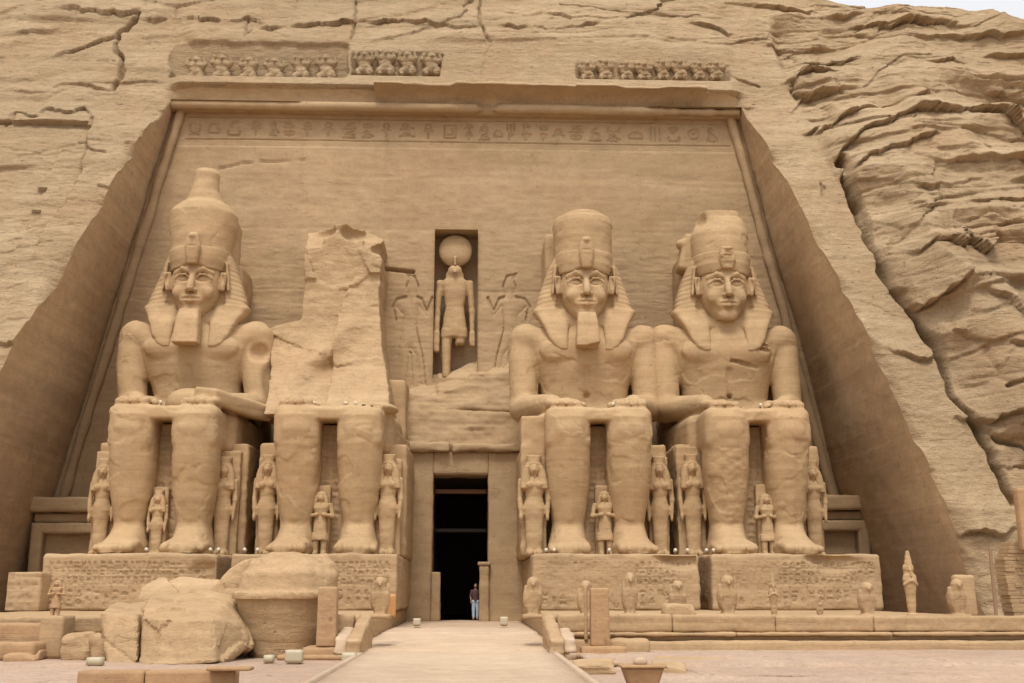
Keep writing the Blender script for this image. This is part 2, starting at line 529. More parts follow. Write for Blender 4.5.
# ------------------------------------------------------------------ glyph stamps (incised signs)
def arc(cx, cy, r, a0, a1, n=10):
    return [(cx + r * math.cos(math.radians(a0 + (a1 - a0) * i / n)), cy + r * math.sin(math.radians(a0 + (a1 - a0) * i / n))) for i in range(n + 1)]
GLY = [
    [arc(.5, .5, .3, 0, 360, 16), arc(.5, .5, .06, 0, 360, 6)],                                   # sun disc
    [[(.1, .55), (.25, .4), (.4, .6), (.55, .4), (.7, .6), (.9, .45)]],                             # water line
    [[(.5, .05), (.5, .6)], [(.28, .5), (.72, .5)], arc(.5, .78, .16, 0, 360, 10)],                # looped cross
    [[(.15, .1), (.3, .45), (.25, .75), (.4, .92), (.55, .8), (.45, .6), (.85, .25)], [(.4, .45), (.45, .08)], [(.3, .08), (.62, .08)]],  # bird
    [[(.2, .1), (.2, .9)], [(.5, .1), (.5, .9)], [(.8, .1), (.8, .9)]],                             # strokes
    [arc(.5, .2, .38, 0, 180, 12), [(.12, .2), (.88, .2)]],                                       # half disc
    [[(.2, .1), (.8, .1), (.8, .9), (.2, .9), (.2, .1)], [(.35, .3), (.65, .3), (.65, .65)]],      # house
    [[(.35, .05), (.35, .9)], arc(.52, .72, .18, 180, -90, 10)],                                   # reed leaf
    [[(.1, .3), (.5, .42), (.9, .3)], arc(.5, .52, .2, 200, -20, 8)],                             # eye
    [[(.3, .05), (.3, .5), (.5, .75), (.72, .85)], [(.3, .5), (.75, .45), (.78, .05)], [(.15, .05), (.85, .05)]],  # seated man
    [[(.15, .2), (.85, .2)], [(.15, .2), (.3, .75), (.7, .75), (.85, .2)]],
    [[(.45, .05), (.5, .9)], [(.25, .75), (.75, .75)], [(.3, .6), (.7, .6)], [(.34, .45), (.66, .45)]],  # pillar
    [arc(.5, .5, .34, 150, 390, 12), [(.2, .1), (.8, .1)]],
]

def seg_d(x, z, a, b):
    ex = b[0] - a[0]; ez = b[1] - a[1]; L = ex * ex + ez * ez + 1e-12
    t = np.clip(((x - a[0]) * ex + (z - a[1]) * ez) / L, 0, 1)
    return np.hypot(x - a[0] - t * ex, z - a[1] - t * ez)

def strokes(x, z, out, paths, x0, z0, w, h, depth, lw):
    m = (x > x0 - lw * 2) & (x < x0 + w + lw * 2) & (z > z0 - lw * 2) & (z < z0 + h + lw * 2)
    if not m.any(): return
    xs = x[m]; zs = z[m]; d = np.full(xs.shape, 9.0)
    for p in paths:
        for a, b in zip(p[:-1], p[1:]):
            d = np.minimum(d, seg_d(xs, zs, (x0 + a[0] * w, z0 + a[1] * h), (x0 + b[0] * w, z0 + b[1] * h)))
    out[m] = np.maximum(out[m], depth * (1 - sstep(lw * 0.4, lw * 1.1, d)))

def glyph_rows(x, z, x0, x1, z0, z1, size, depth, lw, seed=1, columns=False, lines=True, stack=True):
    """text field; returns groove depth at every (x, z)"""
    R = random.Random(seed)
    out = np.zeros(x.shape)
    if columns:
        cx = x0
        while cx < x1 - size * 0.5:
            zz = z1 - size * 0.15
            while zz > z0 + size * 0.6:
                hh = size * R.uniform(0.55, 0.95)
                if R.random() < 0.9:
                    strokes(x, z, out, GLY[R.randrange(len(GLY))], cx + size * .12, zz - hh, size * .76, hh * .86, depth, lw)
                zz -= hh
            if lines: strokes(x, z, out, [[(0, 0), (0, 1)]], cx, z0, 0.001, z1 - z0, depth * .8, lw * .7)
            cx += size
    else:
        nrow = max(1, int(round((z1 - z0) / size)))
        for r in range(nrow):
            zb = z0 + r * (z1 - z0) / nrow; hh = (z1 - z0) / nrow
            cx = x0
            while cx < x1 - size * .4:
                w = size * R.uniform(.55, 1.0)
                if stack and R.random() < 0.4:
                    strokes(x, z, out, GLY[R.randrange(len(GLY))], cx, zb + hh * .52, w * .85, hh * .36, depth, lw)
                    strokes(x, z, out, GLY[R.randrange(len(GLY))], cx, zb + hh * .12, w * .85, hh * .36, depth, lw)
                else:
                    strokes(x, z, out, GLY[R.randrange(len(GLY))], cx, zb + hh * .12, w * .85, hh * .76, depth, lw)
                cx += w
            if lines: strokes(x, z, out, [[(0, 0), (1, 0)]], x0, zb, x1 - x0, 0.001, depth * .8, lw * .7)
        if lines: strokes(x, z, out, [[(0, 0), (1, 0)]], x0, z1, x1 - x0, 0.001, depth * .8, lw * .7)
    return out

# ================================================================== the cliff with the cut recess
def XL(z): return -16.8 - (27.5 - z) * 0.203
def XR(z): return 14.8 + (27.5 - z) * 0.200
ZT = 27.9
PL = np.array([(-2, 43.6), (3, 44.8), (7, 45.8), (10.6, 46.9), (11.9, 47.4), (14.5, 48.6), (16.6, 49.7), (18.8, 51.1), (20.8, 52.1), (23.1, 53.1), (25.2, 54.3), (27.6, 56.1), (30, 57.2), (35, 59.6), (41, 63.5), (60, 78)])
PR = np.array([(-2, 43.2), (2.7, 43.9), (4.9, 44.2), (7.3, 45.3), (10.9, 46.5), (14.1, 48.2), (16.5, 49.4), (19.2, 50.9), (21.8, 52.2), (24.8, 53.9), (27.3, 55.9), (30, 57.0), (35, 59.5), (41, 63.5), (60, 78)])
PM = np.array([(-2, 56.9), (28.6, 56.95), (28.95, 56.25), (29.4, 56.5), (30.0, 56.95), (32.4, 57.8), (35, 59.5), (41, 63.5), (60, 78)])

def ybase(X, Z):
    yl = np.interp(Z, PL[:, 0], PL[:, 1]); yr = np.interp(Z, PR[:, 0], PR[:, 1]); ym = np.interp(Z, PM[:, 0], PM[:, 1])
    wl = sstep(XL(27.9) + 0.3, XL(27.9) - 0.5, X); wr = sstep(XR(27.9) - 0.3, XR(27.9) + 0.5, X)
    wl = np.where(Z > 27.9, sstep(-16.1, -17.3, X), sstep(-8, -10, X))
    wr = np.where(Z > 27.9, sstep(14.2, 15.2, X), sstep(8, 10, X))
    return yl * wl + yr * wr + ym * (1 - wl - wr)

def to_xz(px, py):
    """pixel of the photograph -> (X, Z) of the rock face it shows"""
    Y = 54.0
    for i in range(25):
        X, _, Z = at(px, py, Y)
        Y = 0.5 * Y + 0.5 * float(ybase(np.array([X]), np.array([Z]))[0])
    return X, Z

# boundary between the dressed strip and the natural rock on the right
SB = [to_xz(*p) for p in [(786, 84), (800, 110), (825, 160), (850, 200), (868, 235), (890, 287), (910, 307), (934, 345), (940, 365), (955, 400), (974, 424), (987, 453), (1012, 500), (1016, 540)]]
SBz = np.array([p[1] for p in SB])[::-1]; SBx = np.array([p[0] for p in SB])[::-1]

LEDGES = [  # (pixels along the ledge, protrusion of the rock above it, reach upward)
    ([(36, 117), (45, 111), (72, 113), (84, 110), (93, 118)], .35, .8),
    ([(5, 88), (20, 94), (45, 93), (66, 84), (90, 86), (112, 92)], .22, 1.0),
    ([(40, 62), (68, 52), (90, 46), (117, 38)], .22, 1.2),
    ([(8, 38), (30, 33), (60, 30)], .3, .9),
    ([(60, 10), (100, 14), (136, 16), (142, 11)], .5, 1.6),
    ([(145, 22), (175, 21), (228, 22), (250, 18), (262, 25)], .35, 1.2),
    ([(262, 30), (300, 26), (345, 24), (400, 22), (440, 26), (480, 28)], .5, 1.2),
    ([(355, 50), (380, 40), (410, 33), (440, 27)], .25, .6),
    ([(175, 43), (250, 44), (345, 48)], .25, 1.0),
    ([(353, 52), (438, 53)], .25, .8),
    ([(440, 53), (490, 53), (520, 54)], .18, .5),
    ([(495, 28), (560, 30), (600, 26)], .3, 1.0),
    ([(640, 47), (660, 50), (672, 47)], .3, .6),
    ([(690, 22), (720, 30), (735, 36)], .4, .8),
    ([(745, 5), (790, 10), (815, 12)], .5, 1.0),
    ([(830, 16), (845, 14), (862, 12)], .6, 1.0),
    ([(857, 24), (890, 26), (915, 23), (950, 28)], 1.2, 1.6),
    ([(760, 40), (790, 46), (830, 44)], .55, .8),
    ([(805, 62), (830, 64), (860, 60)], .45, .6),
    ([(900, 36), (930, 40), (958, 40)], .5, .7),
    ([(955, 40), (985, 44), (1024, 45)], .6, .9),
    ([(915, 66), (960, 68)], .4, .6),
    ([(985, 58), (1005, 63), (1024, 67)], .7, 1.0),
    ([(985, 97), (1010, 102), (1030, 106)], 1.0, 1.1),
    ([(786, 84), (800, 76), (815, 74), (830, 76)], .9, .9),
    ([(792, 112), (805, 98), (818, 92), (835, 97)], .9, .7),
    ([(806, 136), (830, 128), (850, 118), (880, 118), (905, 112), (915, 108)], .8, 1.3),
    ([(834, 163), (843, 150), (860, 138), (900, 128), (918, 131), (960, 127), (985, 131), (1024, 148)], 1.3, 1.6),
    ([(845, 180), (852, 168), (872, 162), (890, 160), (905, 153), (918, 148)], 1.0, .7),
    ([(930, 176), (955, 171), (1000, 172), (1030, 179)], .55, .9),
    ([(905, 200), (935, 194), (972, 190)], .4, .7),
    ([(900, 222), (940, 214), (985, 210), (1024, 214)], .45, .8),
    ([(905, 262), (920, 255), (937, 248), (940, 264), (960, 266), (975, 252)], 1.9, 1.6),
    ([(893, 292), (905, 306), (918, 310), (935, 300), (944, 285)], 1.2, .9),
    ([(965, 240), (1000, 236), (1024, 240)], .5, .7),
    ([(892, 352), (905, 355), (925, 360), (938, 352)], .45, .5),
    ([(960, 300), (985, 312), (1005, 335), (1024, 345)], .8, 1.4),
    ([(990, 352), (1010, 350), (1030, 362)], .8, .8),
    ([(955, 418), (975, 424), (1000, 414), (1024, 420)], .9, 1.5),
    ([(963, 534), (980, 528), (1000, 532), (1012, 530)], .7, .6),
    ([(0, 240), (22, 236), (40, 225)], .25, .6),
    ([(62, 206), (70, 202), (80, 204)], .35, .4),
    ([(0, 345), (20, 350), (34, 362)], .5, .9),
    ([(0, 292), (14, 290), (28, 283)], .3, .5),
]
CRACKS = [  # (pixels, width, depth)
    ([(139, 14), (134, 24), (118, 36), (117, 46), (121, 62), (120, 78), (114, 90)], .22, .7),
    ([(118, 36), (100, 42), (70, 53)], .10, .35),
    ([(93, 118), (86, 148), (96, 153), (106, 154)], .07, .2),
    ([(86, 148), (80, 170), (66, 205), (50, 224)], .06, .14),
    ([(355, 0), (356, 18), (349, 50), (349, 100)], .07, .3),
    ([(479, 0), (481, 25), (492, 46), (484, 58), (483, 88)], .09, .4),
    ([(248, 18), (246, 36), (252, 30)], .06, .25),
    ([(0, 60), (30, 55), (60, 58), (115, 62)], .05, .12),
    ([(0, 145), (40, 152), (86, 150)], .04, .08),
    ([(560, 8), (620, 14), (700, 16)], .05, .2),
    ([(700, 60), (740, 80), (760, 88)], .09, .3),
    ([(848, 195), (868, 235), (890, 290), (912, 312), (936, 350), (956, 402), (976, 428), (990, 456), (1014, 502)], .30, 1.3),
    ([(836, 160), (846, 186), (858, 208)], .35, 1.2),
    ([(840, 165), (846, 178), (870, 230)], .2, .8),
    ([(820, 182), (824, 188), (822, 196)], .07, .2),
    ([(862, 300), (880, 308), (896, 316)], .05, .08),
    ([(976, 424), (990, 440), (1024, 452)], .12, .5),
    ([(1024, 380), (1010, 385), (995, 392)], .2, .5),
    ([(4, 124), (12, 120), (16, 112), (36, 117)], .08, .3),
]
LEDGES_W = [([to_xz(*p) for p in pl], d, L) for pl, d, L in LEDGES]
CRACKS_W = [([to_xz(*p) for p in pl], w, d) for pl, w, d in CRACKS]
NOTCH = [((176, 45), (345, 76), .65), ((352, 52), (441, 75), .42), ((578, 63), (732, 80), .26)]
NOTCH_W = []
for a, b, d in NOTCH:
    x0, z1 = to_xz(*a); x1, z0 = to_xz(*b)
    NOTCH_W.append((x0, x1, z0, z1, d))

def relief(X, Z):
    """how far the rock stands out towards the viewer from the smooth slope"""
    xb = np.interp(Z, SBz, SBx)
    nat = sstep(-0.15, 0.5, X - xb)                      # natural rock on the right
    topm = sstep(29.8, 33.5, Z)
    left = sstep(-16.5, -18.5, X)
    wx = X + 1.6 * fbm(X * .12, Z * .12, 1.5, 3); wz = Z + 1.5 * fbm(X * .09, Z * .14, 7.5, 3) - 0.05 * X
    r = np.zeros(X.shape)
    # beds: stepped layers with their own stand-out, broken by joints
    for H, W, A, sd in ((3.3, 9.0, 1.15, 3), (1.25, 4.8, .42, 11), (.5, 2.8, .16, 23)):
        k = wz / H + .35 * vn3(wx * .15, sd, 0)
        ki = np.floor(k); f = k - ki
        def prot(kk):
            j = wx / W + hash2(kk, sd + 40) * 3
            ji = np.floor(j); fj = j - ji
            a = hash2(kk * 13 + ji, sd); b = hash2(kk * 13 + ji + 1, sd)
            s = sstep(.88, 1.0, fj)
            return a * (1 - s) + b * s
        s = sstep(.90, .985, f)
        lay = prot(ki) * (1 - s) + prot(ki + 1) * s
        und = -0.5 * np.exp(-((f - .97) / .04) ** 2) * (hash2(ki, sd + 9) > 0.1)
        amp = A * (0.04 + (.55 - .15 * topm) * nat + .20 * topm * (1 - nat) + .11 * left * (1 - nat))
        msk = .6 + .4 * sstep(-.3, .3, vn3(X * .2 + sd, Z * .25, 3))
        r += amp * msk * (lay * .8 + und * .45)
    # broad swells
    r += (1.25 * nat + .25 * topm + .2 * left) * fbm(X * .13 + 3, Z * .15, 2.2, 3) * 1.4
    r += nat * .75 * (np.abs(vn3(wx * .21, wz * .30, 51.0)) * -1.6 + .5)
    r += (.10 + .16 * nat) * fbm(X * .6, Z * 1.0, 4.4, 5)
    r += .035 * fbm(X * 3.2, Z * 5.0, 8.8, 3)
    # angular broken facets at four sizes, flattened along the beds
    gx = X + .9 * fbm(X * .35, Z * .5, 21.5, 3); gz_ = Z + .5 * fbm(X * .3, Z * .5, 27.5, 3) - .06 * X
    patch = .35 + .65 * sstep(-.25, .3, vn3(X * .16, Z * .22, 31.0))
    for W, H, A, sd in ((5.6, 2.3, .95, 1), (2.6, 1.05, .34, 2), (1.0, .40, .10, 3), (.42, .17, .04, 4)):
        fh, fe = facets(gx / W, gz_ / H, sd)
        amp = A * (.03 + (.62 - .22 * topm) * nat + .16 * topm * (1 - nat) + .09 * left * (1 - nat) + .04 * (W < 1.5))
        r += amp * patch * (fh - .35 * np.exp(-(fe / .06) ** 2))
    # natural rock stands in front of the dressed strip
    bulge = np.interp(Z, [0, 6, 12, 18, 22, 26, 29, 33], [2.2, 2.6, 2.6, 2.4, 1.9, 1.5, .8, .3])
    r += nat * bulge * (0.35 + .65 * sstep(0, 3.0, X - xb))
    # named ledges and cracks
    for pl, d, L in LEDGES_W:
        xs = np.array([p[0] for p in pl]); zs = np.array([p[1] for p in pl])
        o = np.argsort(xs); xs = xs[o]; zs = zs[o]
        m = (X > xs[0] - .5) & (X < xs[-1] + .5) & (Z > zs.min() - 1) & (Z < zs.max() + L * 3.5)
        if not m.any(): continue
        x = X[m]; z = Z[m]
        zl = np.interp(x, xs, zs) + .16 * vn3(x * 1.7, zs[0], 5) + .08 * vn3(x * 5, zs[0], 9)
        dz = z - zl
        e = sstep(xs[0] - .5, xs[0] + .8, x) * sstep(xs[-1] + .5, xs[-1] - .8, x) * (.65 + .5 * vn3(x * .9, zs[-1], 3))
        up = sstep(-.01, .07, dz) * np.exp(-(np.maximum(dz, 0) / L) ** 1.3)
        dn = -.28 * np.exp(-((dz + .06) / .08) ** 2)
        r[m] += d * e * (up + dn) * .9
    for pl, w, d in CRACKS_W:
        A = np.array(pl)
        m = (X > A[:, 0].min() - 1) & (X < A[:, 0].max() + 1) & (Z > A[:, 1].min() - 1) & (Z < A[:, 1].max() + 1)
        if not m.any(): continue
        x = X[m] + .12 * vn3(X[m] * 1.9, Z[m] * 1.9, 6); z = Z[m] + .12 * vn3(X[m] * 1.9, Z[m] * 1.9, 16)
        dd = np.full(x.shape, 9.)
        for a, b in zip(A[:-1], A[1:]): dd = np.minimum(dd, seg_d(x, z, a, b))
        ww = w * .62 * (.55 + .9 * np.abs(vn3(x * .8, z * .8, 33)))
        r[m] -= d * (1 - sstep(ww * .3, ww + .05, dd))
    # chipped arrises along the cut edges of the recess
    zc_e = np.minimum(Z, 27.9)
    de = np.minimum(np.abs(X - XL(zc_e)), np.abs(X - XR(zc_e)))
    ch = np.maximum(0, fbm(X * .8 + Z * .35, Z * .6, 61.0, 3) + .08)
    r -= (Z < 27.9) * .8 * ch * np.exp(-de / .28)
    # cut panel on the left
    p0 = to_xz(20, 120)
    pe = [to_xz(*q) for q in ((93, 118), (88, 150), (80, 175), (64, 204), (50, 226), (36, 250))][::-1]
    xr_ = np.interp(Z, [q[1] for q in pe], [q[0] for q in pe]) + .15 * fbm(Z * 1.1, 2.0, 3.0, 3)
    zt_ = p0[1] + .22 * fbm(X * .8, 5.0, 1.0, 3) + .25 * np.round(.8 * vn3(X * .5, 7.0, 1.0))
    pm = sstep(p0[0] - 4, p0[0] - 3.5, X) * sstep(xr_ + .08, xr_ - .08, X) * sstep(pe[0][1] - 1.5, pe[0][1] + 1.5, Z) * sstep(zt_ + .05, zt_ - .05, Z)
    r -= .50 * pm
    # proud dressed strip beside the recess on the left, with a stepped edge
    xe = XL(np.minimum(Z, 27.9)) - 3.3 - .5 * np.floor(2.2 * vn3(Z * .22, 4.0, 1.0) + .5) - .12 * vn3(Z * 1.6, 1, 2)
    r += .30 * sstep(xe - .06, xe + .08, X) * (X < -12) * sstep(26.5, 25.5, Z)
    return r

def calm(X, Z):
    """damping of the relief near the carved cornice and frieze"""
    c = sstep(-17.5, -16.6, X) * sstep(15.2, 14.4, X) * sstep(32.9, 32.3, Z) * (Z > 27)
    return (1 - .85 * c) * (1 - .9 * c * (Z < 29.6))

def cliff_y(X, Z):
    r = relief(X, Z) * calm(X, Z)
    Y = ybase(X, Z) - r
    for x0, x1, z0, z1, d in NOTCH_W:
        xx = X + .22 * fbm(Z * 1.2, X * .3, 3, 3); zz_ = Z + .16 * fbm(X * 1.1, 3.0, z0, 3) + (.18 * fbm(X * .6, 8.0, z0, 3) if x0 > 5 else 0)
        m = sstep(x0 - .08, x0 + .08, xx) * sstep(x1 + .08, x1 - .08, xx) * sstep(z0 - .15, z0 + .05, Z) * sstep(z1 + .08, z1 - .08, zz_)
        Yn = np.interp((z0 + z1) / 2, PM[:, 0], PM[:, 1]) + d
        Y = Y * (1 - m) + (Yn + .05 * fbm(X * 2, Z * 2, 3, 3)) * m
    return Y

def crest(X):
    return 36.9 + (23.5 - X) * np.where(X > 23.5, .075, .30) + .25 * fbm(X * .35, 4.0, 1.0, 4)

# rows
zr = np.concatenate([np.arange(-2.5, ZT - .001, .066), np.arange(ZT, 41.01, .066)])
iT = int(np.searchsorted(zr, ZT - .01))
nL, nM, nR = 230, 450, 420
def spaced(a, b, n, pw):
    t = np.linspace(0, 1, n)
    return t ** pw
tl = 1 - (1 - np.linspace(0, 1, nL)) ** 1.0
U = []
Xg = np.zeros((len(zr), nL + nM + nR - 2))
tL = np.concatenate([np.linspace(0, .30, 22, endpoint=False), np.linspace(.30, 1, nL - 22)])       # coarse far left
tR = np.concatenate([np.linspace(0, .62, nR - 50, endpoint=False), np.linspace(.62, 1, 50)])
for i, z in enumerate(zr):
    zc = min(z, ZT)
    a, b = XL(zc), XR(zc)
    xl = -52 + (a + 52) * (1 - (1 - tL) ** 1.6)
    xr = b + (75 - b) * tR ** 1.45
    xm = np.linspace(a, b, nM)
    Xg[i] = np.concatenate([xl[:-1], xm, xr[1:]])
Zg = np.repeat(zr[:, None], Xg.shape[1], 1)
hi = Zg > 30
Zg = np.where(hi, 30 + (Zg - 30) * (crest(Xg) - 30) / 11.0, Zg)
Yg = cliff_y(Xg, Zg)
# wear the cut edges of the recess
rows = [np.stack([Xg, Yg, Zg], 2)]
last = rows[0][-1]
roll = []
for k in range(1, 14):
    p = last.copy(); p[:, 1] += k * k * .12 + k * .25; p[:, 2] += .35 * math.sin(k * .35) - .0 - .03 * k * k * .2
    p[:, 2] += .25 * fbm(p[:, 0] * .3, p[:, 1] * .3, 2, 3)
    roll.append(p)
for yb, zb in ((90, 30), (98, 12), (101, -4)):      # the far flank of the hill
    p = roll[-1].copy(); p[:, 1] = yb; p[:, 2] = np.minimum(p[:, 2], zb); roll.append(p)
P = np.concatenate([rows[0], np.array(roll)], 0)
cl = P[:, :1].copy(); cl[:, :, 0] = -58; cl[:, :, 1] = 101; cl[:, :, 2] = np.minimum(cl[:, :, 2], 30)
cr_ = P[:, -1:].copy(); cr_[:, :, 0] = 84; cr_[:, :, 1] = 101; cr_[:, :, 2] = np.minimum(cr_[:, :, 2], 30)
P = np.concatenate([cl, P, cr_], 1)
nrow, ncol = P.shape[:2]
mask = np.ones((nrow - 1, ncol - 1), bool)
mask[:iT, nL:nL + nM - 1] = False
cliff_V = P.reshape(-1, 3); cliff_Q = grid_quads(nrow, ncol, mask)
cliff = link("cliff", mesh_np("cliff", cliff_V, cliff_Q), M_CLIFF, kind="structure")

# reveals: the two cut sides of the recess, joined to the cliff's own edges
WY = lambda z: 56.55 + (z - 3) * 0.026            # the facade wall leans back slightly
def reveal(col, Xf, sgn, mat):
    ez = P[:iT + 1, col]                     # outer edge
    n = 110
    t = np.linspace(0, 1, n)
    R = np.zeros((len(ez), n, 3))
    for i in range(len(ez)):
        x0, y0, z0 = ez[i]
        yy = y0 + (WY(z0) + .4 - y0) * t
        R[i, :, 0] = x0; R[i, :, 1] = yy; R[i, :, 2] = z0
    X = R[..., 0]; Y = R[..., 1]; Z = R[..., 2]
    fade = sstep(0, .06, t)[None, :]
    dd = .12 * fbm(Y * .25, Z * .25, 3.3 + sgn, 3) + .022 * fbm(Y * 1.6 + Z * .6, Z * 2.2, 9.1, 4)
    # slanting chisel marks and a few beds
    dd += .006 * np.sin((Y * .8 + Z * 1.0) * 9 + 3 * vn3(Y * .4, Z * .4, 1)) * (vn3(Y * .5, Z * .5, 5) > -.2)
    dd -= .02 * sstep(.50, .66, vn3(Y * .2, Z * 1.3, 12))
    chip = -0.30 * np.exp(-t / .018)[None, :] * sstep(-.1, .5, vn3(Z * .8, 3.0, sgn * 2.0))
    R[..., 0] += sgn * (dd * fade) * 1.0
    R[..., 0] -= 0
    q = grid_quads(len(ez), n)
    return R.reshape(-1, 3), q
for nm, col, sg in (("left", nL, 1), ("right", nL + nM - 1, -1)):
    V, Q = reveal(col, None, sg, None)
    link("recess_side_" + nm, mesh_np("recess_side", V, Q), M_REVEAL, kind="structure")

# ------------------------------------------------------------------ facade: wall, niche, doorway, mouldings
facade = empty("temple_facade", (0, 56.5, 0.3), "tall carved sandstone facade wall set back in the cliff behind the seated colossi", "temple facade")
def fl(V):  # world -> facade local
    V = np.array(V, float); V[:, 0] -= 0; V[:, 1] -= 56.5; V[:, 2] -= .3
    return V
NX0, NX1, NZ0, NZ1 = -2.19, 0.14, 12.6, 20.75
DX0, DX1, DZ0, DZ1 = -2.0, 0.74, .3, 7.4
def merged(a, extra, tol=.04):
    a = [v for v in a if all(abs(v - e) > tol for e in extra)]
    return np.array(sorted(a + list(extra)))
xs = merged(np.concatenate([np.arange(-22.6, -5.2, .07), np.arange(-5.2, 4.2, .045), np.arange(4.2, 21.0, .07)]), [NX0, NX1])
zs = merged(np.concatenate([np.arange(0, 11.0, .12), np.arange(11.0, 20.4, .05), np.arange(20.4, 25.6, .1), np.arange(25.6, 28.3, .04)]), [NZ0, NZ1])
xs = merged(xs, [NX0, NX1]); 
Xw, Zw = np.meshgrid(xs, zs)
Yw = WY(Zw) + .10 * fbm(Xw * .25, Zw * .4, 1.1, 4) + .02 * fbm(Xw * 1.5, Zw * 6, 2.2, 3)
Yw += .02 * sstep(.4, .6, vn3(Xw * .15, Zw * 1.3, 22))
# horizontal joints between sawn blocks
for zz in (23.9, 20.85, 17.4, 14.2, 11.2, 8.3, 5.4):
    Yw += .022 * np.exp(-((Zw - zz - .05 * vn3(Xw * .5, zz, 1)) / .06) ** 2) * (vn3(Xw * .3, zz, 4) > -.35)
for xx, za, zb in ((-9.6, 15, 26), (-4.9, 19, 27), (4.4, 18, 26), (9.2, 14, 26), (-13.2, 16, 25)):
    Yw += .03 * np.exp(-((Xw - xx) / .06) ** 2) * (Zw > za) * (Zw < zb)
# long curved crack above the first colossus
cr = [at(218, 168, 57)[::2], at(240, 163, 57)[::2], at(262, 161, 57)[::2], at(304, 160, 57)[::2]]
dd = np.full(Xw.shape, 9.)
for a, b in zip(cr[:-1], cr[1:]): dd = np.minimum(dd, seg_d(Xw, Zw, a, b))
Yw += .12 * (1 - sstep(.01, .075 + .04 * vn3(Xw * 1.5, Zw, 4), dd))
Yw += glyph_rows(Xw, Zw, -16.0, 14.2, 26.0, 27.35, 1.25, .10, .06, 5)
# kings carved in sunk relief on both sides of the niche
def figure(x0, z0, w, h, flip):
    pth = [[(.15, 0), (.28, .35), (.30, .55), (.36, .68), (.12, .73), (.30, .78), (.40, .80), (.36, .86), (.44, .93), (.56, .95), (.64, .88), (.58, .81), (.72, .78), (.62, .70), (.62, .55), (.80, .30), (.92, 0)],
           [(.30, .52), (.62, .52)], [(.66, .76), (.84, .68), (.96, .80)], [(.14, .72), (.04, .62), (.16, .55)], [(.44, .30), (.52, .30)], [(.5, .3), (.55, .02)],
           [(.40, .94), (.34, 1.0), (.58, .97)]]
    if flip: pth = [[(1 - a, b) for a, b in p] for p in pth]
    sil = [(.18, 0), (.22, .30), (.28, .50), (.30, .62), (.10, .70), (.16, .58), (.10, .56), (.02, .70), (.14, .78), (.38, .80), (.34, .88), (.40, .94), (.30, 1.0), (.56, .98), (.66, .88), (.60, .80), (.74, .78),
           (.84, .68), (.96, .80), (1.0, .78), (.86, .60), (.66, .70), (.62, .52), (.78, .28), (.88, 0), (.72, 0), (.60, .28), (.48, .34), (.38, 0)]
    if flip: sil = [(1 - a, b) for a, b in sil][::-1]
    m = (Xw > x0 - .3) & (Xw < x0 + w + .3) & (Zw > z0 - .3) & (Zw < z0 + h + .3)
    d = poly_sd([(x0 + a * w, z0 + b * h) for a, b in sil], Xw[m], Zw[m])
    RF[m] = np.maximum(RF[m], np.where(d < 0, .13 * np.exp(d / .16) * sstep(0, -.03, d) + .02, 0))
    pth = pth[1:2] + pth[4:6]
    strokes(Xw, Zw, RF, pth, x0, z0, w, h, .07, .06)
RF = np.zeros(Xw.shape)
fa = at(388, 388, 56.8); fb = at(434, 272, 56.8); figure(fa[0], fa[2], fb[0] - fa[0], fb[2] - fa[2], False)
fa = at(486, 388, 56.8); fb = at(532, 272, 56.8); figure(fa[0], fa[2], fb[0] - fa[0], fb[2] - fa[2], True)
Yw += RF
# broken piece beside the niche
g0 = at(385, 268, 56.8); g1 = at(413, 271, 56.8)
Yw += .35 * (1 - sstep(.04, .13, seg_d(Xw, Zw, (g0[0], g0[2]), (g1[0], g1[2]))))
hx = (xs[:-1] + xs[1:]) / 2; hz = (zs[:-1] + zs[1:]) / 2
HX, HZ = np.meshgrid(hx, hz)
brk = at(483, 352, 57)
hole = (HX > NX0) & (HX < NX1) & (HZ > NZ0) & (HZ < NZ1)
hole |= (HX > DX0 - .3) & (HX < DX1 + .3) & (HZ < 8)
VW = np.stack([Xw, Yw, Zw], 2).reshape(-1, 3)
link("rear_wall", mesh_np("rear_wall", fl(VW), grid_quads(len(zs), len(xs), ~hole)), M_WALL, facade)
# niche: back and sides
def quadgrid(p00, p10, p11, p01, nu, nv, amp=.02, ax=1, fr=1.0, seed=0):
    u = np.linspace(0, 1, nu)[None, :, None]; v = np.linspace(0, 1, nv)[:, None, None]
    p00, p10, p11, p01 = map(np.array, (p00, p10, p11, p01))
    G = (p00 * (1 - u) + p10 * u) * (1 - v) + (p01 * (1 - u) + p11 * u) * v
    G[..., ax] += amp * fbm(G[..., 0] * fr + seed, G[..., 1] * fr, G[..., 2] * fr, 3)
    return G.reshape(-1, 3), grid_quads(nv, nu)
yn0 = 56.6; yn1 = 58.3
nV = [quadgrid((NX0, yn1, NZ0), (NX1, yn1, NZ0), (NX1, yn1, NZ1), (NX0, yn1, NZ1), 12, 30),
      quadgrid((NX0, yn0 - 0, NZ0), (NX0, yn1, NZ0), (NX0, yn1, NZ1), (NX0, yn0 + .3, NZ1), 8, 30, .01, 0),
      quadgrid((NX1, yn1, NZ0), (NX1, yn0, NZ0), (NX1, yn0 + .3, NZ1), (NX1, yn1, NZ1), 8, 30, .01, 0),
      quadgrid((NX0, yn1, NZ1), (NX1, yn1, NZ1), (NX1, yn0, NZ1), (NX0, yn0, NZ1), 8, 6, .0, 2)]
V, Q = join(nV)
link("niche", mesh_np("niche", fl(V), Q), M_WALL, facade)
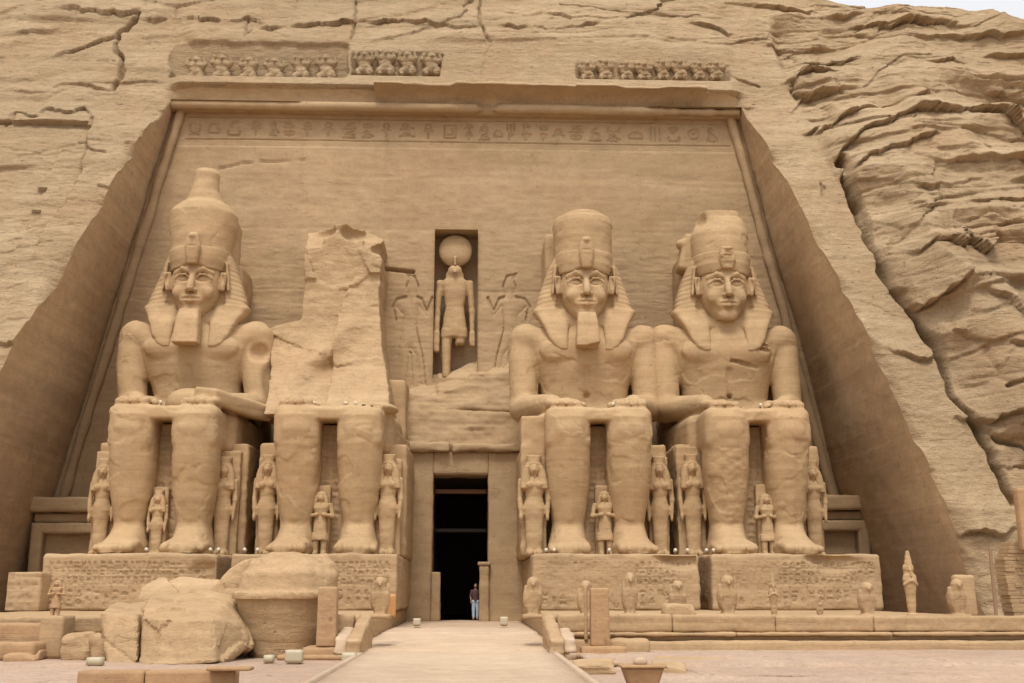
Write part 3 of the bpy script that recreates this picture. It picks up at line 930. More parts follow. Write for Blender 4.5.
# door block with opening
door_bits = []
def bx(x0, x1, y0, y1, z0, z1, **k):
    return nbox(((x0 + x1) / 2, (y0 + y1) / 2, (z0 + z1) / 2), ((x1 - x0) / 2, (y1 - y0) / 2, (z1 - z0) / 2), **k)
lean = lambda P_: np.stack([P_[:, 0], P_[:, 1] + (P_[:, 2]) * .02, P_[:, 2]], 1)
door_bits.append(bx(-4.2, DX0, 55.0, 57.0, .2, 8.55, res=.14, r=.05, amp=.05, shear=lean))
door_bits.append(bx(DX1, 2.9, 55.0, 57.0, .2, 8.55, res=.14, r=.05, amp=.05, seed=4, shear=lean))
door_bits.append(bx(DX0 - .02, DX1 + .02, 55.003, 57.0, DZ1, 8.55, res=.14, r=.04, amp=.05, seed=9, shear=lean))
V, Q = join(door_bits)
link("door_surround", mesh_np("door_surround", fl(V), Q), M_WALL, facade)
# ledge above the door block
V, Q = join([bx(-4.2, -1.2, 54.75, 57.0, 8.50, 8.98, res=.1, r=.14, amp=.10, fr=2.0), bx(-1.1, 2.9, 54.8, 57.0, 8.50, 8.92, res=.1, r=.14, amp=.12, fr=2.0, seed=5)])
link("door_ledge", mesh_np("door_ledge", fl(V), Q), M_WALL, facade)
# broken rock mass under the niche (sloping top)
s = SDF((-4.4, 54.8, 8.6), (3.0, 57.6, 13.9), .09)
def massf(X, Y, Z):
    top = 12.35 + (Y - 56.0) * .9 + .35 * vn3(X * .8, Y, 1) + np.where(X > -1.9, -.25 + .35 * np.clip(X + .6, -1, 2.2), -.75)
    f = np.maximum(Z - top, (55.35 + (Z - 8.9) * .16 + .1 * vn3(X * .7, Z * 1.4, 2)) - Y) + 0 * X * Y * Z
    return np.maximum(f * .7, np.maximum(-4.3 - X, X - 2.9))
s.add((massf, (-4.3, 55, 8.7), (2.9, 57.5, 13.8)), 0)
zc = at(460, 410, 55.6)[2]
s.cut(rbox((-.5, 55.6, zc), (3.6, .12, .05), .02, (0, 1.5, 0)), .05)
V, Q = s.mesh(); V = weather(V, Q, .14, 1.2, .05)
link("broken_mass", mesh_np("broken_mass", fl(V), Q), M_WALL, facade)
# small jamb blocks at the foot of the opening
db = at(434, 572, 55.2)[2]
V, Q = bx(DX0 - .02, DX0 + .42, 54.85, 55.7, .25, db, res=.08, r=.04, amp=.04)
link("jamb_block", mesh_np("jamb_block", fl(V), Q), M_WALL, facade)
V, Q = bx(DX1 - .42, DX1 + .05, 54.75, 55.7, .25, db + .3, res=.08, r=.04, amp=.04, seed=3)
link("jamb_block", mesh_np("jamb_block", fl(V), Q), M_WALL, facade)
V, Q = bx(DX1 - .50, DX1 + .12, 54.7, 55.75, db + .303, db + .48, res=.08, r=.04, amp=.02, seed=3)
link("jamb_cap", mesh_np("jamb_cap", fl(V), Q), M_WALL, facade)
# passage behind the opening
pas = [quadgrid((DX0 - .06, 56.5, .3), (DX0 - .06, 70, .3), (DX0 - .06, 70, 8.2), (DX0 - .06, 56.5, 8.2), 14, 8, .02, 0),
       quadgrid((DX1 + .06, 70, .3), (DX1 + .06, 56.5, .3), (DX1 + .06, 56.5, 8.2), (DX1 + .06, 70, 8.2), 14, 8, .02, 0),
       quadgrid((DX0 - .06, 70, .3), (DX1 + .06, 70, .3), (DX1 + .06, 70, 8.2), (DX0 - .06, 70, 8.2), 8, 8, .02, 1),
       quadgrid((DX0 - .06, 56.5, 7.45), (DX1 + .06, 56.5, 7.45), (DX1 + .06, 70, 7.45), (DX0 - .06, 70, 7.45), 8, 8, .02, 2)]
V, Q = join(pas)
link("passage", mesh_np("passage", fl(V), Q), M_PASSAGE_SHADE, facade)
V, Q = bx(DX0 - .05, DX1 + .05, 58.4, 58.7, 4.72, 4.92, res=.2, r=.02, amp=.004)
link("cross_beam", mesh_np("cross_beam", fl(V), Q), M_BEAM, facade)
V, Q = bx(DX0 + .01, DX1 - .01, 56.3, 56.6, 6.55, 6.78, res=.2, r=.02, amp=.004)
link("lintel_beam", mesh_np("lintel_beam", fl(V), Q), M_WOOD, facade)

# mouldings: rolls along the wall's edges, hollow cornice
def tube(path, rad, nseg=10, amp=.02, brk=None, seed=0.):
    path = np.array(path, float)
    n = len(path); T = np.gradient(path, axis=0); T /= np.linalg.norm(T, axis=1, keepdims=True)
    up = np.array([0, 1.0, 0]); B = np.cross(T, up); B /= np.linalg.norm(B, axis=1, keepdims=True); C = np.cross(T, B)
    rad = np.broadcast_to(rad, (n,))
    V = []
    for k in range(nseg):
        a = 2 * math.pi * k / nseg
        V.append(path + (B * math.cos(a) + C * math.sin(a)) * rad[:, None])
    V = np.stack(V, 1)
    V += amp * np.stack([fbm(V[..., 0] * 1.7 + seed, V[..., 1] * 1.7, V[..., 2] * 1.7, 3)] * 3, 2)
    V = V.reshape(-1, 3)
    Q = []
    for i in range(n - 1):
        for k in range(nseg):
            a = i * nseg + k; b = i * nseg + (k + 1) % nseg
            Q.append((a, b, b + nseg, a + nseg))
    return V, np.array(Q)
for sg, Xf in ((1, XL), (-1, XR)):
    zz = np.arange(.5, 27.8, .15)
    pth = np.stack([Xf(zz) + sg * (.45 + .04 * vn3(zz * .6, sg, 1)), WY(zz) - .12, zz], 1)
    V, Q = tube(pth, .26 + .03 * vn3(zz * 1.3, 2, sg), 10)
    link("corner_roll", mesh_np("corner_roll", fl(V), Q), M_WALL, facade)
xx = np.arange(-16.7, 14.7, .08)
ero = sstep(.15, .6, vn3(xx * .35, 7.7, 2)) * (xx > -2)          # worn stretches on the right half
gap = np.exp(-((xx - .6) / .5) ** 4)
rad = .27 * (1 - .45 * ero * (.6 + .4 * vn3(xx * 2, 1, 1))) * (1 - .93 * gap)
pth = np.stack([xx, 56.62 - .05 + 0 * xx, 27.75 + .05 * vn3(xx * .4, 3, 3) * (xx > 0)], 1)
V, Q = tube(pth, rad, 12, .03)
link("top_roll", mesh_np("top_roll", fl(V), Q), M_WALL, facade)
# cavetto cornice
prof_t = np.linspace(0, 1, 30)
xx = np.arange(-16.9, 14.9, .05)
Xc, Tc = np.meshgrid(xx, prof_t)
zc_ = 27.95 + Tc * .80
yc_ = 56.78 - (.75 + .45 * (Xc > -5.6)) * (Tc ** 2.6)
lip = Tc > .999
wear = sstep(.25, .75, .5 + .5 * vn3(Xc * .28, 3.3, 8)) * .55
wear = np.where(Xc < -5.6, .85, wear)
wear = np.where((Xc > 5.5) & (Xc < 12.8), .0, wear * np.where(Xc > -5.6, .55, 1))
wear = np.where(Xc > 12.8, .8, wear)
endf = sstep(14.8, 12.2, Xc + .5 * vn3(Xc * 1.5, 3, 3)) * sstep(-17.0, -15.8, Xc)
yc_ = yc_ + wear * .6 * Tc ** 2.6
yc_ = 56.80 + (yc_ - 56.80) * (.12 + .88 * endf)
gl = np.zeros(Xc.shape)
R = random.Random(3); cx = -16.3
while cx < 14.3:
    kind = R.random()
    if kind < .35:      # upright oval name rings between ribs
        strokes(Xc, zc_, gl, [arc(.5, .5, .48, 0, 360, 16)], cx, 28.08, .40, .55, .05, .035)
        strokes(Xc, zc_, gl, GLY[R.randrange(len(GLY))], cx + .10, 28.2, .20, .26, .045, .03)
        cx += .50
    else:
        strokes(Xc, zc_, gl, [[(0, 0), (0, 1)]], cx, 28.05, .001, .6, .05, .035)
        cx += .26
brk_ = sstep(.1, .5, vn3(Xc * .55, 2.2, 6.6)) * sstep(.35, 1, Tc)
yc_ += gl * .8 * (1 - 1.15 * wear) + .07 * fbm(Xc * .9, zc_ * 2, 3, 4) + .30 * brk_ * endf
G = np.stack([Xc, yc_, zc_], 2)
# top fillet and cap
r1 = G[-1].copy(); r1[:, 1] -= .10 * (1 - wear[-1]) * endf[-1]; 
r2 = r1.copy(); r2[:, 2] += .17 + .12 * fbm(xx * .9, 3, 3, 4); r2[:, 1] += .10
r3 = r2.copy(); r3[:, 1] += 1.1; r3[:, 2] += .12
G = np.concatenate([G, r1[None], r2[None], r3[None]], 0)
link("cornice", mesh_np("cornice", fl(G.reshape(-1, 3)), grid_quads(G.shape[0], G.shape[1])), M_WALL, facade)
# flat soffit closing the top of the recess
V, Q = bx(-17.2, 15.2, 56.75, 58.2, 27.55, 28.1, res=.3, r=.05, amp=.03)
link("soffit", mesh_np("soffit", fl(V), Q), M_WALL, facade)

# side chapels left and right
def chapel(x0, x1, ztop, label):
    ch = empty("side_chapel", ((x0 + x1) / 2, 54.5, .95), label, "chapel", "small chapels in the corners of the recess")
    def l(V): V = np.array(V); V[:, 0] -= (x0 + x1) / 2; V[:, 1] -= 54.5; V[:, 2] -= .95; return V
    jw = .55
    V, Q = join([bx(x0, x0 + jw, 54.2, 56.4, .96, ztop - 1.25, res=.15, amp=.03), bx(x1 - jw, x1, 54.2, 56.4, .96, ztop - 1.25, res=.15, amp=.03, seed=2),
                 bx(x0, x1, 54.197, 56.4, ztop - 1.75, ztop - 1.22, res=.15, amp=.03, seed=5)])
    link("door_frame", mesh_np("door_frame", l(V), Q), M_WALL, ch)
    V, Q = bx(x0 + jw - .05, x1 - jw + .05, 54.75, 56.4, .96, ztop - 1.5, res=.15, amp=.02)
    link("blocked_door", mesh_np("blocked_door", l(V), Q), M_WALL, ch)
    V, Q = bx(x0, x1, 54.45, 56.4, ztop - 1.2, ztop - .75, res=.12, amp=.02)
    link("architrave", mesh_np("architrave", l(V), Q), M_WALL, ch)
    V, Q = bx(x0 - .1, x1 + .1, 54.0, 56.4, ztop - .73, ztop, res=.1, r=.12, amp=.06)
    link("cornice", mesh_np("cornice", l(V), Q), M_WALL, ch)
chapel(-21.2, -17.2, 6.15, "small shaded stone chapel front in the left corner of the recess, beside the leftmost colossus")
chapel(16.7, 19.5, 6.35, "small shaded stone chapel front in the right corner of the recess, beside the rightmost colossus")

# ------------------------------------------------------------------ ground, terrace, ramp
def terrain(name, x0, x1, y0, y1, res, zf, mat):
    nx = int((x1 - x0) / res) + 1; ny = int((y1 - y0) / res) + 1
    X, Y = np.meshgrid(np.linspace(x0, x1, nx), np.linspace(y0, y1, ny))
    Z = zf(X, Y)
    return link(name, mesh_np(name, np.stack([X, Y, Z], 2).reshape(-1, 3), grid_quads(ny, nx)), mat, kind="structure")
def gz(X, Y):
    z = .02 * fbm(X * .5, Y * .5, 1, 4)
    # low natural rock beds right of the walk, flat paving elsewhere
    rk = sstep(3.0, 3.8, X) * sstep(17, 19, Y) * sstep(31.5, 30.5, Y)
    k = (Y + .6 * vn3(X * .35, Y * .2, 4)) / 2.6
    st = (np.floor(k) + sstep(.82, 1, k - np.floor(k)))
    z = z + rk * (.0 * (st - 8) + .03 * fbm(X * 1.2, Y * 1.5, 3, 4))
    lf = sstep(-3.3, -4.2, X) * sstep(17, 19, Y) * sstep(28.5, 27.5, Y)
    z = z + lf * .06 * fbm(X * .9, Y * 1.3, 6, 4)
    e = 25.7 + .5 * fbm(X * .35, 2.0, 1.0, 4) + .12 * vn3(X * 3, 1, 1)
    e2 = 22.6 + .8 * fbm(X * .3, 9.0, 1.0, 4)
    w = sstep(3.0, 4.0, X)
    z = z + w * (.085 * sstep(e - .03, e + .05, Y) + .05 * sstep(e2 - .03, e2 + .06, Y) - .05 * np.exp(-((Y - e + .12) / .1) ** 2) * (vn3(X * .8, 3, 3) > -.2))
    return np.minimum(z, .14)
terrain("ground", -30, 32, 16, 32, .075, gz, M_GRND)
V = np.array([(-400, -300, -.03), (400, -300, -.03), (400, 120, -.03), (-400, 120, -.03)], float)
V2, Q2 = quadgrid(V[0], V[1], V[2], V[3], 60, 60, .02, 2, .1)
link("desert_ground", mesh_np("desert_ground", V2, Q2), M_GRND, kind="structure")

# natural rock shelves showing through the plaza on the right and left
def shelf(x0, x1, y0, y1, z0, z1, sd):
    def sh(P_):
        P_ = P_.copy(); f = sstep(y1, y0, P_[:, 1])
        P_[:, 1] += f * (.9 * fbm(P_[:, 0] * .33, sd, 1.0, 4) + .15 * vn3(P_[:, 0] * 3, sd, 2)); return P_
    V, Q = nbox(((x0 + x1) / 2, (y0 + y1) / 2, (z0 + z1) / 2), ((x1 - x0) / 2, (y1 - y0) / 2, (z1 - z0) / 2), res=.09, r=.025, amp=.035, fr=1.4, seed=sd, shear=sh)
    link("rock_shelf", mesh_np("rock_shelf", V, Q), M_GRND, kind="structure")
shelf(2.75, 30, 25.9, 31.4, .05, .13, 3.0)
shelf(4.6, 30, 23.0, 25.2, .015, .07, 8.0)
# terrace platform (two halves with the way to the door between them)
def terrace(x0, x1, label, step_px=None, seed=0):
    t = empty("terrace", ((x0 + x1) / 2, 33, 0), label, "terrace", "long terraces before the colossi")
    c = np.array([(x0 + x1) / 2, 33, 0])
    def l(V): return np.array(V) - c
    V, Q = join([bx(x0 + .05, x1, 31.75, 57.5, -.1, .95, res=.25, r=.04, amp=.02, seed=seed)])
    link("platform", mesh_np("platform", l(V), Q), M_TERR, t)
    bits = []
    R = random.Random(seed + 3); x = x0
    while x < x1 - .01:
        w = min(R.uniform(2.5, 5.5), x1 - x)
        if x1 - x - w < 1.2: w = x1 - x
        bits.append(bx(x + .004, x + w - .004, 31.2, 31.9, .60, 1.07 + R.uniform(-.05, .02), res=.07, r=.05, amp=.03, fr=2.2, seed=x,
                       carve=lambda a, b, sd=int(x * 10): glyph_rows(a, b, -2.6, 2.6, -.12, .12, .25, .03, .018, sd, lines=False)))
        x += w
    V, Q = join(bits)
    link("frieze_course", mesh_np("frieze_course", l(V), Q), M_TERR, t)
    bits = []; x = x0
    while x < x1 - .01:
        w = min(R.uniform(3, 6), x1 - x)
        if x1 - x - w < 1.2: w = x1 - x
        if R.random() < .9:
            bits.append(bx(x + .01, x + w - .01, 31.05, 31.6, .50, .60, res=.06, r=.045, amp=.03, fr=2.5, seed=x))
        x += w
    V, Q = join(bits)
    link("roll_moulding", mesh_np("roll_moulding", l(V), Q), M_TERR, t)
    V, Q = bx(x0, x1, 31.25, 31.8, .36, .52, res=.1, r=.03, amp=.02)
    link("recessed_course", mesh_np("recessed_course", l(V), Q), M_TERR, t)
    V, Q = bx(x0, x1, 30.9, 31.7, -.1, .38, res=.1, r=.05, amp=.03, fr=1.8, seed=seed)
    link("plinth_course", mesh_np("plinth_course", l(V), Q), M_TERR, t)
terrace(2.35, 16.1, "long low stone terrace with worn carved courses right of the entrance walk", seed=5)
terrace(-17.5, -3.25, "low stone terrace partly hidden by fallen blocks left of the entrance walk", seed=9)

# entrance walk
V, Q = bx(-2.85, 2.05, 6, 28.6, -.12, .10, res=.5, r=.02, amp=.0)
walk = empty("boardwalk", (-.4, 20, 0), "pale plank walkway leading straight up to the doorway", "walkway")
def lo_(c): return lambda V: np.array(V) - np.array(c)
lw = lo_((-.4, 20, 0))
y = 9.0; bits = []; R = random.Random(2); k = 0
while y < 28.6:
    bits.append(bx(-2.7, 2.0, y, y + .235, .075 + (y - 9) * .004, .115 + (y - 9) * .004 + R.uniform(0, .006), res=.6, r=.008, amp=.002, seed=y)); y += .25
V, Q = join(bits)
o = link("deck", mesh_np("deck", lw(V), Q), M_BOARD, walk)
for x in (-2.78, 2.08):
    V, Q = bx(x - .07, x + .07, 9, 28.7, -.05, .22, res=.4, r=.015, amp=.006)
    link("edge_kerb", mesh_np("edge_kerb", lw(V), Q), M_BOARD, walk)
link("underlay", mesh_np("underlay", lw(np.array([(-2.75, 9, .03), (2.05, 9, .03), (2.05, 28.6, .10), (-2.75, 28.6, .10)])), np.array([[0, 1, 2, 3]])), M_BOARD, walk)
steps = empty("entrance_steps", (-.4, 30, 0), "shallow pale worn stone steps between the boardwalk and the doorway", "steps")
ls = lo_((-.4, 30, 0))
ys = [28.72, 30.6, 33.0, 36.0, 40.0, 57.2]
for i in range(5):
    V, Q = bx(-3.22, 2.32, ys[i], ys[i + 1] + .3 if i < 4 else ys[i + 1], -.2, .15 + .035 * i, res=.16, r=.04, amp=.025, fr=1.5, seed=i * 3.1)
    link("step", mesh_np("step", ls(V), Q), M_PAVE, steps)

# sloping side walls of the steps
def balustrade(x0, x1, label):
    b = empty("side_wall", ((x0 + x1) / 2, 30, 0), label, "low wall", "sloping walls beside the steps")
    l = lo_(((x0 + x1) / 2, 30, 0))
    def sh(z0, z1):
        def f(P_):
            P_ = P_.copy(); t = np.clip((P_[:, 1] - 28.9) / 3.4, 0, 1)
            P_[:, 2] = np.where(P_[:, 2] > .2, P_[:, 2] * (z0 + (z1 - z0) * t), P_[:, 2]); return P_
        return f
    V, Q = bx(x0, x1, 28.9, 32.2, -.05, 1.0, res=.08, r=.09, amp=.05, fr=2, shear=sh(.5, 1.12), seed=x0)
    link("sloping_wall", mesh_np("sloping_wall", l(V), Q), M_TERR, b)
    xo = x0 - .32 if x0 < 0 else x1 - .02
    V, Q = bx(xo, xo + .36, 29.1, 31.0, -.05, .92, res=.08, r=.12, amp=.08, fr=2, shear=sh(.55, 1.0), seed=x0 + 2)
    link("outer_block", mesh_np("outer_block", l(V), Q), M_PAVE, b)
balustrade(-3.2, -2.82, "sloping worn stone side wall left of the steps")
balustrade(1.98, 2.34, "sloping worn stone side wall right of the steps")
# ==PART2==
# ================================================================== the four seated colossi
FZ = 3.2         # top of the pedestals
TOEY = 46.0
def seated_base():
    s = SDF((-4.6, -0.6, -0.1), (4.6, 10.0, 13.0), .06)
    A = lambda p, k=.15: s.add(p, k, True)
    # shins, knees
    A(loft([(.4, .74, .85, 1.32, 2.5), (1.2, .68, .78, 1.32, 2.5), (1.9, .78, .86, 1.32, 2.4), (2.8, .92, .98, 1.33, 2.3), (3.8, .98, 1.05, 1.33, 2.15), (5.0, .97, 1.15, 1.34, 2.0), (5.9, .97, 1.12, 1.34, 1.95), (6.3, .86, .95, 1.34, 2.05)], 2.7), .12)
    A(cap((1.34, 1.12, 4.7), (1.32, 1.72, 1.6), .16, .12), .3)
    A(ell((1.34, .98, 5.35), (.55, .20, .36)), .14)                      # kneecap
    A(rbox((1.36, 3.5, 5.45), (.98, 2.4, .92), .35), .12); A(rbox((1.75, 6.2, 5.45), (1.15, 2.8, .95), .4, (0, 0, -5)), .3)               # thigh
    s.add(rbox((0, 4.6, 6.05), (1.2, 3.4, .30), .18), .12)              # kilt between the knees
    s.add(rbox((0, 1.45, 5.98), (1.0, .35, .26), .1), .08)
    # feet
    A(loft([(.0, .86, 1.75, 1.38, 1.75), (.35, .86, 1.7, 1.38, 1.8), (.7, .72, 1.3, 1.36, 2.15), (1.15, .6, .9, 1.33, 2.5)], 2.6), .3)
    for i, (x, r, y) in enumerate(((.78, .25, .02), (1.20, .20, -.02), (1.52, .19, .04), (1.82, .18, .14), (2.08, .16, .30))):
        A(cap((x, 1.3 + .1 * i, .42), (x + .02 * i, y + .15, .22), r, r * .95), .06)
    # pelvis and trunk
    s.add(rbox((0, 7.8, 6.2), (2.5, 1.5, 1.2), .6), .3)
    s.add(loft([(6.0, 2.1, 1.35, 0, 7.6), (7.2, 2.08, 1.2, 0, 7.6), (8.2, 2.18, 1.25, 0, 7.55), (9.2, 2.46, 1.42, 0, 7.5), (10.0, 2.7, 1.5, 0, 7.5), (10.6, 2.75, 1.45, 0, 7.55), (11.2, 2.6, 1.15, 0, 7.6), (11.65, 1.5, .9, 0, 7.6)], 2.5), .3)
    A(ell((1.15, 6.36, 10.0), (1.12, .42, .66)), .12)                     # chest
    s.cut(cap((0, 6.15, 9.0), (0, 6.35, 7.4), .05), .25)
    s.cut(ell((0, 6.35, 7.75), (.13, .3, .13)), .1)
    s.add(loft([(6.85, 2.16, 1.3, 0, 7.55), (7.2, 2.16, 1.28, 0, 7.6)], 2.5), .04)   # belt
    A(ell((2.90, 7.5, 10.78), (.86, .90, .78)), .45)                     # shoulder
    A(cap((3.02, 7.5, 10.5), (3.02, 7.0, 7.3), .78, .68), .10)
    A(cap((3.05, 6.9, 7.15), (1.85, 3.5, 6.85), .66, .46), .2)
    # hands lying on the thighs
    A(rbox((1.55, 2.75, 6.72), (.62, .75, .24), .2, (6, 0, 16)), .15)
    for i in range(4):
        x = .92 + .37 * i
        A(cap((x + .08, 2.5, 6.70), (x - .05, 1.25 + .10 * abs(i - 1.3), 6.50), .20, .17), .09)
    A(cap((.95, 3.1, 6.75), (.60, 2.1, 6.55), .19, .15), .08)
    s.add(loft([(10.6, .95, .9, 0, 7.3), (11.6, .82, .8, 0, 7.1), (12.9, .85, .9, 0, 7.1)], 2.2), .3)   # neck
    return s

def head_sdf():
    s = SDF((-1.75, 4.9, 11.2), (1.75, 8.6, 15.3), .030)
    s.add(ell((0, 7.05, 13.75), (1.22, 1.32, 1.5)), .1)
    s.add(loft([(12.12, .48, .65, 0, 6.5), (12.5, .80, .9, 0, 6.7), (13.1, 1.10, 1.05, 0, 6.85), (13.9, 1.2, 1.08, 0, 6.88), (14.6, 1.2, 1.1, 0, 6.95)], 2.35), .25)
    s.add(ell((0, 6.0, 12.3), (.42, .28, .26)), .2)
    s.add(ell((.62, 6.00, 13.15), (.38, .28, .34)), .18, True)
    s.add(cap((.16, 5.80, 14.13), (.52, 5.82, 14.24), .085), .10, True)
    s.add(cap((.52, 5.82, 14.24), (.95, 6.08, 14.10), .085, .06), .10, True)
    s.cut(ell((.50, 5.60, 13.84), (.45, .46, .27)), .08, True)
    s.add(ell((.50, 6.10, 13.78), (.38, .24, .20)), .0, True)
    for a, b in (((.17, 5.90, 13.80), (.36, 5.80, 13.95)), ((.36, 5.80, 13.95), (.62, 5.82, 13.95)), ((.62, 5.82, 13.95), (.90, 6.03, 13.80))):
        s.add(cap((a[0], a[1], a[2] + .02), (b[0], b[1], b[2] + .02), .055), .02, True)
    for a, b in (((.18, 5.90, 13.79), (.45, 5.84, 13.66)), ((.45, 5.84, 13.66), (.88, 6.02, 13.79))):
        s.add(cap((a[0], a[1], a[2] - .10), (b[0], b[1], b[2] - .10), .032), .02, True)
    s.cut(cap((.46, 5.79, 14.03), (.86, 5.96, 14.0), .03), .03, True)
    s.add(cap((0, 5.84, 14.02), (0, 5.48, 13.34), .12, .19), .12)
    s.add(ell((0, 5.44, 13.20), (.17, .17, .13)), .08)
    s.add(ell((.18, 5.66, 13.18), (.13, .18, .115)), .06, True)
    s.cut(ell((.10, 5.55, 13.06), (.055, .09, .06)), .03, True)
    s.add(ell((0, 5.86, 12.78), (.55, .22, .3)), .18)
    s.add(cap((.08, 5.62, 12.90), (.42, 5.76, 12.88), .10, .05), .04, True)
    s.add(cap((0, 5.62, 12.67), (.34, 5.76, 12.73), .12, .06), .04, True)
    s.cut(cap((0, 5.52, 12.79), (.46, 5.70, 12.80), .035), .03, True)
    
    s.cut(cap((0, 5.60, 13.02), (0, 5.62, 12.94), .04), .05)
    s.cut(ell((0, 5.66, 12.52), (.24, .09, .07)), .1)
    # ears
    s.add(rbox((1.36, 6.42, 13.78), (.20, .10, .44), .09, (0, 10, -38)), .04, True)
    s.cut(ell((1.38, 6.28, 13.84), (.10, .07, .24)), .04, True)
    return s

def ear_rim(s):
    return s

def headcloth_sdf():
    s = SDF((-3.0, 5.2, 9.7), (3.0, 9.3, 15.6), .055)
    s.add(ell((0, 7.35, 14.1), (1.5, 1.6, 1.25)), .1)
    s.add(loft([(11.2, 1.7, .8, 0, 7.5), (11.75, 2.15, .85, 0, 7.35), (12.0, 2.45, .82, 0, 7.3), (12.5, 2.40, .80, 0, 7.38), (13.3, 2.14, .80, 0, 7.5), (14.1, 1.86, .95, 0, 7.55), (14.7, 1.60, 1.05, 0, 7.5), (15.0, 1.40, 1.1, 0, 7.5)], 3.4), .08)
    s.cut(rbox((0, 5.6, 12.55), (1.50, 1.22, 1.52), .35), .04)
    s.add(loft([(13.86, 1.30, 1.30, 0, 7.0), (14.3, 1.40, 1.40, 0, 7.02), (14.8, 1.46, 1.45, 0, 7.08), (14.95, 1.46, 1.45, 0, 7.1)], 2.2), .03)   # band
    s.cut(ell((0, 5.4, 13.55), (1.02, .8, .52)), .05)
    s.add(rbox((1.52, 6.75, 13.6), (.07, .30, .75), .05, (0, -6, 0)), .06, True)
    s.add(loft([(9.95, .20, .2, 1.08, 6.10), (10.12, .34, .22, 1.22, 6.11), (10.5, .46, .24, 1.34, 6.17), (11.2, .62, .4, 1.46, 6.55), (11.8, .76, .5, 1.62, 6.95), (12.1, .80, .6, 1.66, 7.2)], 4), .25, True)
    s.add(ell((0, 7.2, 11.4), (1.35, .85, .7)), .3)
    return s

def cobra_sdf():
    s = SDF((-.6, 4.9, 13.7), (.6, 6.3, 16.2), .04)
    s.add(loft([(13.95, .24, .22, 0, 5.62), (14.3, .32, .22, 0, 5.54), (14.8, .38, .2, 0, 5.48), (15.15, .32, .2, 0, 5.46), (15.4, .24, .18, 0, 5.46)], 2.6), .05)
    s.add(ell((0, 5.40, 15.3), (.2, .24, .16)), .06)
    s.add(rbox((0, 5.72, 15.2), (.2, .3, .35), .08), .1)
    for z in (14.3, 14.55, 14.8): s.cut(cap((-.3, 5.28, z), (.3, 5.28, z), .03), .03)
    return s

def beard_sdf(q=1.0):
    s = SDF((-.9, 4.7, 9.4), (.9, 6.7, 12.6), .045)
    s.add(loft([(9.95, .66 * q, .42, 0, 5.45), (10.3, .65 * q, .42, 0, 5.48), (11.2, .57 * q, .40, 0, 5.62), (11.72, .50 * q, .34, 0, 5.80)], 6), .05)
    return s

def beard_worn(s):
    s.cut(rbox((.5, 5.1, 9.95), (.5, .6, .16), .03, (0, -14, 0)), .05)
    return s

def crown(kind):
    s = SDF((-2.1, 5.3, 14.4), (2.1, 9.4, 20.6), .06)
    if kind == 1:
        s.add(loft([(14.7, 1.40, 1.4, 0, 7.15), (15.6, 1.52, 1.5, 0, 7.2), (16.4, 1.68, 1.6, 0, 7.3), (16.95, 1.68, 1.6, 0, 7.3), (17.25, 1.5, 1.45, 0, 7.3), (17.5, 1.2, 1.2, 0, 7.3)], 2.1), .05)
        s.add(loft([(17.0, 1.25, 1.2, 0, 7.3), (17.6, .98, 1.0, 0, 7.3), (18.2, .72, .78, 0, 7.3), (18.8, .62, .66, 0, 7.3), (19.2, .64, .66, 0, 7.3), (19.42, .50, .5, 0, 7.3)], 2.1), .25)
        s.add(rbox((1.15, 8.6, 15.7), (.45, .5, 1.3), .3), .4)
    elif kind == 3:
        s.add(loft([(14.7, 1.40, 1.4, 0, 7.15), (15.6, 1.48, 1.45, 0, 7.2), (16.6, 1.54, 1.5, 0, 7.25), (16.85, 1.5, 1.45, 0, 7.3), (17.0, 1.36, 1.3, 0, 7.3)], 2.1), .05)
        s.add(ell((.05, 7.4, 16.95), (1.22, 1.2, .55)), .08)
    else:
        s.add(loft([(14.7, 1.38, 1.4, 0, 7.15), (15.6, 1.46, 1.45, 0, 7.2), (16.2, 1.46, 1.4, .02, 7.25), (16.9, 1.28, 1.2, .1, 7.3)], 2.1), .05)
        s.add(loft([(16.8, 1.12, 1.1, .0, 7.3), (17.3, 1.02, 1.0, .0, 7.3)], 3), .08)
        s.add(rbox((-1.5, 7.9, 15.4), (.4, .6, 1.0), .2, (0, 12, 0)), .15)
        s.add(ell((-1.72, 7.7, 15.9), (.40, .4, .3)), .1)
        s.cut(ell((-1.3, 6.5, 16.9), (.5, .6, .5)), .15)
        s.cut(ell((1.4, 6.7, 17.1), (.4, .7, .4)), .12)
    return s

BASE = seated_base()
HEADV, HEADQ = head_sdf().mesh()
HEADV[:, 0] *= .97; HEADV[:, 2] = 14.2 + (HEADV[:, 2] - 14.2) * 1.06
HEADV = HEADV + np.array([0, 0, -.45])
HCV, HCQ = headcloth_sdf().mesh()
CBV, CBQ = cobra_sdf().mesh()

def part_mesh(nm, V, Q, amp, fr, st, seed, mat, parent):
    V = weather(V, Q, amp, fr, st, seed)
    return link(nm, mesh_np(nm, V, Q), mat, parent)

